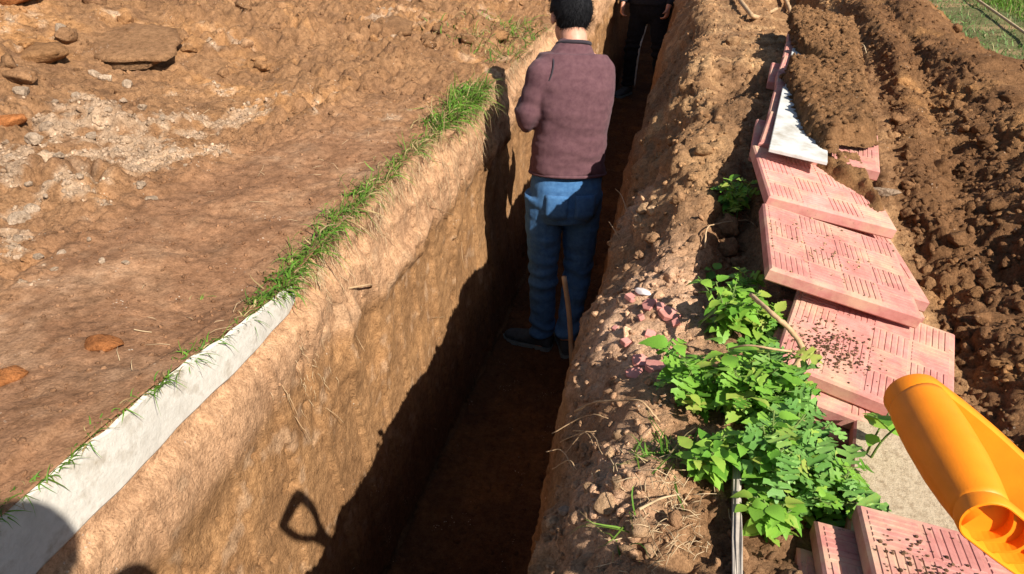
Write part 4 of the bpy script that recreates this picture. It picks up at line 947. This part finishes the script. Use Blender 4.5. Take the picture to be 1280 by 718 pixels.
LEAVES = {'lobed': [leaf_mesh('lobed', LEAF_B, c, f, i) for i, (c, f) in enumerate(((.25, .15), (.45, .25), (.1, .3), (.6, .1)))],
          'lobedg': [leaf_mesh('lobed', LEAF_A, c, f, i + 20) for i, (c, f) in enumerate(((.25, .15), (.45, .25), (.15, .3), (.6, .1)))],
          'ovate': [leaf_mesh('ovate', LEAF_A, c, f, i + 4) for i, (c, f) in enumerate(((.2, .2), (.4, .3), (.6, .15), (.1, .25)))],
          'heart': [leaf_mesh('heart', LEAF_A, c, f, i + 9) for i, (c, f) in enumerate(((.15, .15), (.35, .2), (.25, .1)))]}
def plant(base, h, nst, spread, kinds, lsize, label, per=7, lean=(0, 0), seed=0, group=None, first=.25):
    r = random.Random(seed); root = empty('leafy_plant', base); tag(root, label, 'plant', group); SV = []; SF = []
    if nst > 2: nst += 2; per += 3
    for s in range(nst):
        a = r.uniform(0, 6.283); rad = spread * math.sqrt(r.uniform(.0, 1)); hh = h * r.uniform(.6, 1.05)
        tip = Vector((math.cos(a) * rad + lean[0] * hh, math.sin(a) * rad + lean[1] * hh, hh)); st0 = Vector((math.cos(a), math.sin(a), 0)) * min(.02, rad * .2); st0.z = -.02
        P_ = spline([st0, Vector((tip.x * .35, tip.y * .35, hh * .55)), tip], 6)
        v, f_ = tube_np(P_, [.0026 - .0014 * i / (len(P_) - 1) for i in range(len(P_))], 5); o = len(SV); SV += v; SF += [tuple(i + o for i in q) for q in f_]
        ang = r.uniform(0, 6.28)
        for k in range(per):
            t = first + (1 - first) * (k + .5) / per; i = t * (len(P_) - 1); p = P_[int(i)].lerp(P_[min(int(i) + 1, len(P_) - 1)], i - int(i)); ang += 2.4 + r.uniform(-.4, .4)
            L = lsize * .88 * r.uniform(.6, 1.25) * (1.05 - .35 * t); el = r.uniform(-.25, .45) + .55 * max(0, t - .7); kind = r.choice(kinds)
            dvec = Vector((math.cos(ang) * math.cos(el), math.sin(ang) * math.cos(el), math.sin(el))); pet = L * r.uniform(.12, .35); q = p + dvec * pet
            v, f_ = tube_np([p, q], [.0010, .0008], 4); o = len(SV); SV += v; SF += [tuple(i + o for i in w) for w in f_]
            lf = bpy.data.objects.new('leaf', r.choice(LEAVES[kind])); COL.objects.link(lf); lf.parent = root
            zz = Vector((0, 0, 1)) + Vector((r.uniform(-.4, .4), r.uniform(-.4, .4), 0)); xx = dvec.cross(zz).normalized(); zz = xx.cross(dvec)
            M = Matrix((xx, dvec, zz)).transposed().to_4x4(); lf.matrix_local = Matrix.Translation(q) @ M @ Matrix.Scale(L, 4)
    link('stem', pydata('stem', SV, SF), STEM_M, root); return root
def at_ground(px, py, dz=0):
    p = hit(px, py); return p + Vector((0, 0, dz))
# (pixel of the root, height, stems, spread, kinds, leaf size, label)
PL = [((918, 268), .11, 6, .055, ['ovate', 'lobedg'], .040, 'small bright green plant squeezed against the tiles below the white board', 7),
      ((930, 405), .12, 7, .06, ['ovate', 'lobedg'], .050, 'leafy green plant touching the left edge of the dusty overlapping tile', 8),
      ((905, 420), .12, 6, .07, ['ovate'], .044, 'low green plant in front of the broken tile patch', 7),
      ((948, 425), .09, 5, .04, ['lobedg', 'ovate'], .046, 'green plant shaded by the tile under the forked root', 7),
      ((870, 500), .10, 6, .09, ['ovate', 'lobedg'], .058, 'sprawling plant with long pointed leaves beside the pale rubble', 7),
      ((918, 515), .13, 8, .08, ['ovate', 'lobedg'], .058, 'tall leafy plant below the thin side branch of the forked root', 8),
      ((960, 525), .12, 7, .07, ['lobed', 'lobedg'], .060, 'deeply lobed green plant beside the tile stack under the forked root', 8),
      ((988, 602), .12, 7, .065, ['lobed'], .062, 'silvery green mugwort plant with deeply cut leaves', 8),
      ((957, 600), .12, 7, .06, ['lobed', 'ovate'], .052, 'green plant between the wooden slat and the silvery lobed plant', 8),
      ((880, 590), .08, 6, .05, ['ovate'], .042, 'small-leaved plant hiding the top of the wooden slat', 8),
      ((1040, 645), .11, 5, .05, ['lobed', 'lobedg'], .058, 'lobed green plant hanging over the corner of the ribbed tile', 7),
      ((1000, 640), .10, 6, .07, ['lobed', 'ovate'], .046, 'shaded low plant in the hollow behind the leaning tile pile', 7),
      ((962, 668), .07, 5, .04, ['ovate', 'heart'], .040, 'small round-leaved plant in the dark gap beside the wooden slat', 6)]
for i, (pp, h, ns, sp, kd, ls, lb, per) in enumerate(PL): plant(at_ground(*pp, -.005), h, ns, sp, kd, ls, lb, per, seed=40 + i, lean=(0, .0), group='green plants growing between the bank and the tiles')
plant(at_ground(905, 372), .10, 1, .01, ['heart'], .042, 'single sprout with three pale leaves on the bare bank', 4, lean=(-.6, .35), seed=71, first=.55)
plant(at_ground(1070, 600), .19, 2, .02, ['heart'], .052, 'sprout with rounded leaves reaching over the tile edges', 4, lean=(.30, .05), seed=76, first=.6)

# ================================================================ grass
def blades(name, base, dirs, L, w, droop, cols, label, mat=GRASS_M):
    n = len(base); seg = 4; side = np.cross(dirs, np.array([0, 0, 1.0])) + rng.normal(0, .25, (n, 3)); side /= np.linalg.norm(side, axis=1, keepdims=True) + 1e-6
    V = np.zeros((n, 2 * seg + 1, 3), np.float32)
    for k in range(seg + 1):
        t = k / seg; c = base + dirs * (L * t)[:, None] + np.array([0, 0, -1.0]) * (droop * L * t * t)[:, None] + side * (.12 * L * np.sin(t * 3 + droop * 9))[:, None]
        ww = (w * (1 - t ** 1.6))[:, None]
        if k < seg: V[:, 2 * k] = c - side * ww; V[:, 2 * k + 1] = c + side * ww
        else: V[:, 2 * seg] = c
    Fq = []
    for k in range(seg - 1): Fq += [(2 * k, 2 * k + 1, 2 * k + 3), (2 * k, 2 * k + 3, 2 * k + 2)]
    Fq.append((2 * seg - 2, 2 * seg - 1, 2 * seg)); Fq = np.array(Fq)
    me = mesh_np(name, V.reshape(-1, 3), (Fq[None] + (np.arange(n) * (2 * seg + 1))[:, None, None]).reshape(-1, 3)); set_col(me, np.repeat(cols, 2 * seg + 1, 0).clip(0, 1))
    o = link(name, me, mat); tag(o, label, 'grass', kind='stuff'); return o
def greens(n, dry=.12):
    c = np.array([.085, .20, .022]) * rng.uniform(.55, 1.5, (n, 1)) + rng.uniform(0, .06, (n, 1)) * np.array([1, .7, .1]); d = rng.random(n) < dry
    c[d] = np.array([.42, .31, .14]) * rng.uniform(.7, 1.2, (d.sum(), 1)); return c
def lip_grass(y0, y1, n, name_lbl, Lr=(.04, .11), wr=(.0012, .0028), back=.04, clump=9, dry=.2):
    cs = np.linspace(y0, y1, clump) + rng.normal(0, .3 * (y1 - y0) / clump, clump); y = (cs[np.minimum(clump - 1, (rng.beta(1.1, 1.1, n) ** 1 * clump).astype(int))] + rng.normal(0, .022 * max(1, (y0 + y1) / 3), n)).clip(y0 - .05, y1 + .05)
    d = np.abs(rng.normal(0, back, n)); x = lip_left(y) - d + .008 - .02 * np.sin(y * 13) ** 2; z = np.array([gz(a, b) for a, b in zip(x, y)]) - .006
    dirs = np.stack([rng.normal(.45, .5, n), rng.normal(.05, .55, n), rng.uniform(.25, 1.1, n)], -1); dirs /= np.linalg.norm(dirs, axis=1, keepdims=True)
    blades('grass', np.stack([x, y, z], -1), dirs, rng.uniform(*Lr, n), rng.uniform(*wr, n), rng.uniform(.2, 1.0, n), greens(n, dry), name_lbl)
lip_grass(1.36, 1.52, 260, 'thick weed and grass tuft at the far end of the concrete edge', (.03, .09), (.0015, .0045), .035, 5, .1)
lip_grass(1.50, 2.05, 760, 'green grass fringe hanging over the trench lip past the concrete edge', (.025, .13), (.0012, .0026), .035, 14)
lip_grass(2.05, 2.75, 520, 'sparse drier grass along the trench lip before the thick tuft', (.05, .11), (.0013, .0026), .035, 12, .3)
lip_grass(2.75, 3.35, 820, 'thick green grass tuft hanging over the trench lip beside the person in jeans', (.08, .19), (.0018, .0036), .05, 9)
lip_grass(3.9, 4.9, 420, 'light green grass patch on the bank beyond the person in jeans', (.08, .20), (.002, .004), .22, 7, .25)
lip_grass(.98, 1.34, 170, 'grass blades drooping onto the middle of the concrete edge', (.025, .075), (.0011, .0024), .014, 7)
lip_grass(.48, .98, 260, 'short grass blades fringing the near end of the concrete edge', (.015, .05), (.0009, .0020), .010, 14)
def patch_grass(pts, n, spread, Lr, label, dry=.1, wr=(.001, .0022)):
    B_ = []
    for px, py, k in pts:
        p = hit(px, py)
        for _ in range(int(n * k)): q = (p.x + rng.normal(0, spread), p.y + rng.normal(0, spread)); B_.append((q[0], q[1], gz(*q) - .004))
    B_ = np.array(B_); m = len(B_); dirs = np.stack([rng.normal(-.1, .6, m), rng.normal(0, .6, m), rng.uniform(.2, 1, m)], -1); dirs /= np.linalg.norm(dirs, axis=1, keepdims=True)
    blades('grass', B_, dirs, rng.uniform(*Lr, m), rng.uniform(*wr, m), rng.uniform(.2, .9, m), greens(m, dry), label)
patch_grass([(820, 570, 1), (850, 575, 1), (835, 585, .6)], 40, .022, (.04, .10), 'short grass tuft in front of the small-leaved plant', .2)
patch_grass([(785, 668, 1), (800, 660, .6)], 9, .01, (.04, .09), 'few green grass blades among dry straw on the right bank', .2)
patch_grass([(250, 372, 1), (40, 600, .4)], 12, .012, (.02, .05), 'single small grass sprigs on the smooth trodden soil', .1)
# lawn behind the right heap
m = 29000; lx = rng.uniform(1.42, 3.3, m); ly = rng.uniform(2.8, 8.2, m); keep = (lx > 1.5 + .08 * np.sin(ly * 5)) ; lx, ly = lx[keep], ly[keep]
trod = np.exp(-((lx - 1.85) / .22) ** 2) ; keep = rng.random(len(lx)) > trod * .6; lx, ly = lx[keep], ly[keep]; m = len(lx)
lush = lx > 2.16; dirs = np.stack([rng.normal(0, .45, m), rng.normal(0, .45, m), np.ones(m)], -1); dirs /= np.linalg.norm(dirs, axis=1, keepdims=True)
lc = greens(m, .1); lc[~lush] = lc[~lush] * .6 + np.array([.13, .17, .09]) * .6
blades('lawn', np.stack([lx, ly, np.full(m, -.01)], -1), dirs, np.where(lush, rng.uniform(.06, .14, m), rng.uniform(.03, .07, m)), rng.uniform(.0025, .0055, m), rng.uniform(.1, .8, m), lc, 'trodden and lush green lawn beyond the right spoil heap')
e0, e1 = onz(1222, 0, .04), onz(1282, 42, .04); dv_ = (e1 - e0)
stick('edging_pole', [e0 - dv_ * 1.2, e0, e1, e1 + dv_ * .6], .009, .009, STRAW_M, 'thin pale pole lying across the lawn edge', 'pole', n=8)

# ================================================================ sticks, roots, straw
fr_ = lambda px, py, dz: onz(px, py, dz)
stick('forked_root', [onz(938, 368, .19), onz(965, 392, .20), onz(990, 415, .17), onz(1003, 441, .14), onz(985, 470, .10)], .0042, .0050, ROOT_M, 'tan forked root lying across the pink tile among green leaves', 'root', jit=.0006)
fk = bpy.data.objects['forked_root']; b0 = fk.location.copy()
for nm, pts, r0, r1 in (('side_branch', [onz(1003, 441, .14), onz(970, 437, .17), onz(935, 432, .17), onz(908, 437, .14)], .0024, .0014), ('side_branch', [onz(992, 460, .10), onz(997, 470, .09), onz(1000, 486, .075)], .0017, .0007)):
    P_ = spline(pts, 8); V, Fq = tube_np([p - b0 for p in P_], [r0 + (r1 - r0) * i / (len(P_) - 1) for i in range(len(P_))], 6); link(nm, pydata(nm, V, Fq), ROOT_M, fk)
def gs(pts, dz): return [hit(x, y) + Vector((0, 0, d)) for (x, y), d in zip(pts, dz if isinstance(dz, (list, tuple)) else [dz] * len(pts))]
stick('root', gs([(912, -8), (930, 18), (943, 28), (958, 24), (970, 18)], [.05, .04, .02, .03, .03]), .013, .012, ROOT_M, 'pale bent root lying on the bank beyond the rear white board', 'root', jit=.001)
stick('root', gs([(965, -10), (980, 6), (986, 18), (992, 26)], [.06, .05, .03, .0]), .018, .014, ROOT_M, 'thick grey root stub beside the pale bent root', 'root', jit=.001)
bd = stick('white_lath', gs([(995, -3), (1012, 3), (1028, 9)], .05), .010, .010, WHITE_S, 'thin white lath end lying beyond the buried tiles', 'lath', n=4)
stick('twig', gs([(798, 645), (812, 640), (826, 636), (848, 632)], [.012, .016, .02, .02]), .0022, .0012, STRAW_M, 'straight pale twig lying on the right bank before the small-leaved plant', 'twig')
stick('root', gs([(718, 530), (738, 523), (770, 518), (800, 520), (825, 526)], [.03, .035, .03, .03, .0]), .0022, .0014, ROOT_M, 'long thin root arching over the right trench lip', 'root', jit=.0008)
for i, pts in enumerate([[(690, 545), (720, 540), (742, 532), (760, 528)], [(705, 575), (725, 560), (745, 545)], [(700, 558), (730, 562), (742, 566)], [(716, 545), (738, 558), (752, 575)], [(682, 570), (700, 578), (718, 590)], [(690, 592), (710, 592), (720, 594)]]):
    stick('fine_root', gs(pts, [.01, .03, .012] if len(pts) == 3 else [.006, .03, .025, .008]), .0013, .0007, ROOT_M, 'fine dry root sticking out of the right trench lip', 'root', 'fine roots on the right trench lip', n=5, sub=5, jit=.001)
for i, pts in enumerate([[(785, 262), (776, 255), (768, 250)], [(775, 300), (766, 297), (760, 292)]]):
    stick('fine_root', gs(pts, [.0, .03, .04]), .0018, .0009, ROOT_M, 'thin twig poking from the lip beside the jeans', 'twig', 'thin twigs beside the person in jeans', n=5, sub=5)
stick('fine_root', gs([(880, 318), (882, 298), (892, 290), (930, 284), (945, 282)], [.01, .02, .02, .02, .0]), .0022, .0012, ROOT_M, 'thin bent root on the bare bank below the small bright plant', 'root', n=6, jit=.0006)
stick('twig', gs([(1066, 70), (1074, 76), (1080, 80)], [.03, .05, .05]), .004, .002, STRAW_M, 'short pale twig sticking out beside the buried tiles', 'twig', n=5)
def wl_(pts, off): return [wallpt(x, y) + Vector((o, 0, 0)) for (x, y), o in zip(pts, off)]
stick('root', wl_([(434, 362), (445, 355), (456, 356), (467, 362)], [-.005, .02, .02, -.005]), .0035, .003, ROOT_M, 'curved root end protruding from the clay trench wall', 'root', n=6)
for i, pts in enumerate([[(540, 195), (552, 205), (556, 215), (566, 225)], [(575, 215), (590, 235), (600, 250)], [(530, 250), (545, 262), (562, 270)], [(440, 415), (446, 425), (448, 437)], [(400, 505), (410, 518), (418, 528)], [(560, 395), (546, 398), (536, 396)], [(475, 285), (490, 300), (496, 318)], [(360, 515), (366, 535), (374, 550)], [(520, 215), (523, 235), (520, 255)], [(345, 480), (352, 500), (356, 520)], [(585, 300), (578, 320), (580, 340)], [(600, 180), (606, 200), (612, 214)]]):
    stick('hanging_root', wl_(pts, [-.003] + [.012] * (len(pts) - 2) + [.022]), .0013, .0007, ROOT_M, 'fine pale root hanging from the clay trench wall', 'root', 'fine roots on the clay trench wall', n=5, sub=5, jit=.0012)
stick('dry_stalk', gs([(168, 414), (178, 416), (190, 417)], .004), .0016, .0012, STRAW_M, 'short dry stalk on the smooth soil near the orange clay lump', 'stalk', n=5)
# straw litter and dead grass
def litter(label, cen, n, sp, Lr, wall=False, name='straw'):
    V = []; Fq = []
    for _ in range(n):
        px, py = random.choice(cen); px += random.gauss(0, sp); py += random.gauss(0, sp * .8); p = wallpt(px, py) if wall else hit(px, py); L = random.uniform(*Lr)
        if wall: d = Vector((random.uniform(0, .5), random.gauss(0, .35), -1)).normalized(); p = p + Vector((.002, 0, 0)); q = p + d * L
        else: d = Vector((random.gauss(0, 1), random.gauss(0, 1), random.uniform(-.05, .35))).normalized(); p = p + Vector((0, 0, random.uniform(0, .01))); q = p + d * L
        mdl = (p + q) / 2 + Vector((random.gauss(0, .1), random.gauss(0, .1), random.uniform(0, .15))) * L
        v, f_ = tube_np([p, mdl, q], [.0007, .0006, .0003], 4); o = len(V); V += v; Fq += [tuple(i + o for i in w) for w in f_]
    tag(link(name, pydata(name, V, Fq), STRAW_M), label, 'straw', kind='stuff')
litter('dry straw litter on the right bank beside the wooden slat', [(845, 655), (830, 670), (860, 640), (820, 680), (850, 620), (800, 590)], 110, 26, (.012, .045))
litter('dead grass hanging down the trench wall under the grass fringe', [(470, 275), (500, 235), (530, 215), (560, 190), (430, 320), (400, 345), (590, 170), (610, 150)], 420, 14, (.03, .10), True)
litter('dead grass on the trench wall beyond the thick tuft', [(610, 110), (622, 95), (640, 80), (655, 70)], 120, 9, (.05, .16), True)
litter('fine dead roots in the crumbly patch of the clay wall', [(380, 440), (375, 490), (390, 470), (365, 420)], 40, 15, (.015, .05), True)
litter('thin dry straw on the left spoil bank', [(450, 120), (300, 150), (420, 200), (200, 420), (350, 250), (520, 90)], 60, 40, (.02, .06))

# wooden slat on edge beside the plants
def slat():
    a = onz(922, 716, .055); b = onz(921, 595, .055); d = (b - a); a = a - d.normalized() * .12; L = (b - a).length
    bm = bmesh.new(); bmesh.ops.create_cube(bm, size=1); bmesh.ops.scale(bm, vec=(.012, L, .075), verts=bm.verts); bmesh.ops.subdivide_edges(bm, edges=bm.edges[:], cuts=3, use_grid_fill=True)
    for v in bm.verts: v.co += Vector((random.gauss(0, .0006), 0, random.gauss(0, .0012)))
    bmesh.ops.bevel(bm, geom=[e for e in bm.edges if e.calc_face_angle(0) > .8], offset=.001, segments=1, affect='EDGES')
    o = link('wooden_lath', bm_mesh('wooden_lath', bm), WOOD_G); o.location = (a + b) / 2 + Vector((0, 0, -.010)); o.rotation_euler = (0, -.12, math.atan2(-d.x, d.y)); tag(o, 'grey weathered wooden slat standing on edge in the soil beside the plants', 'slat')
slat()
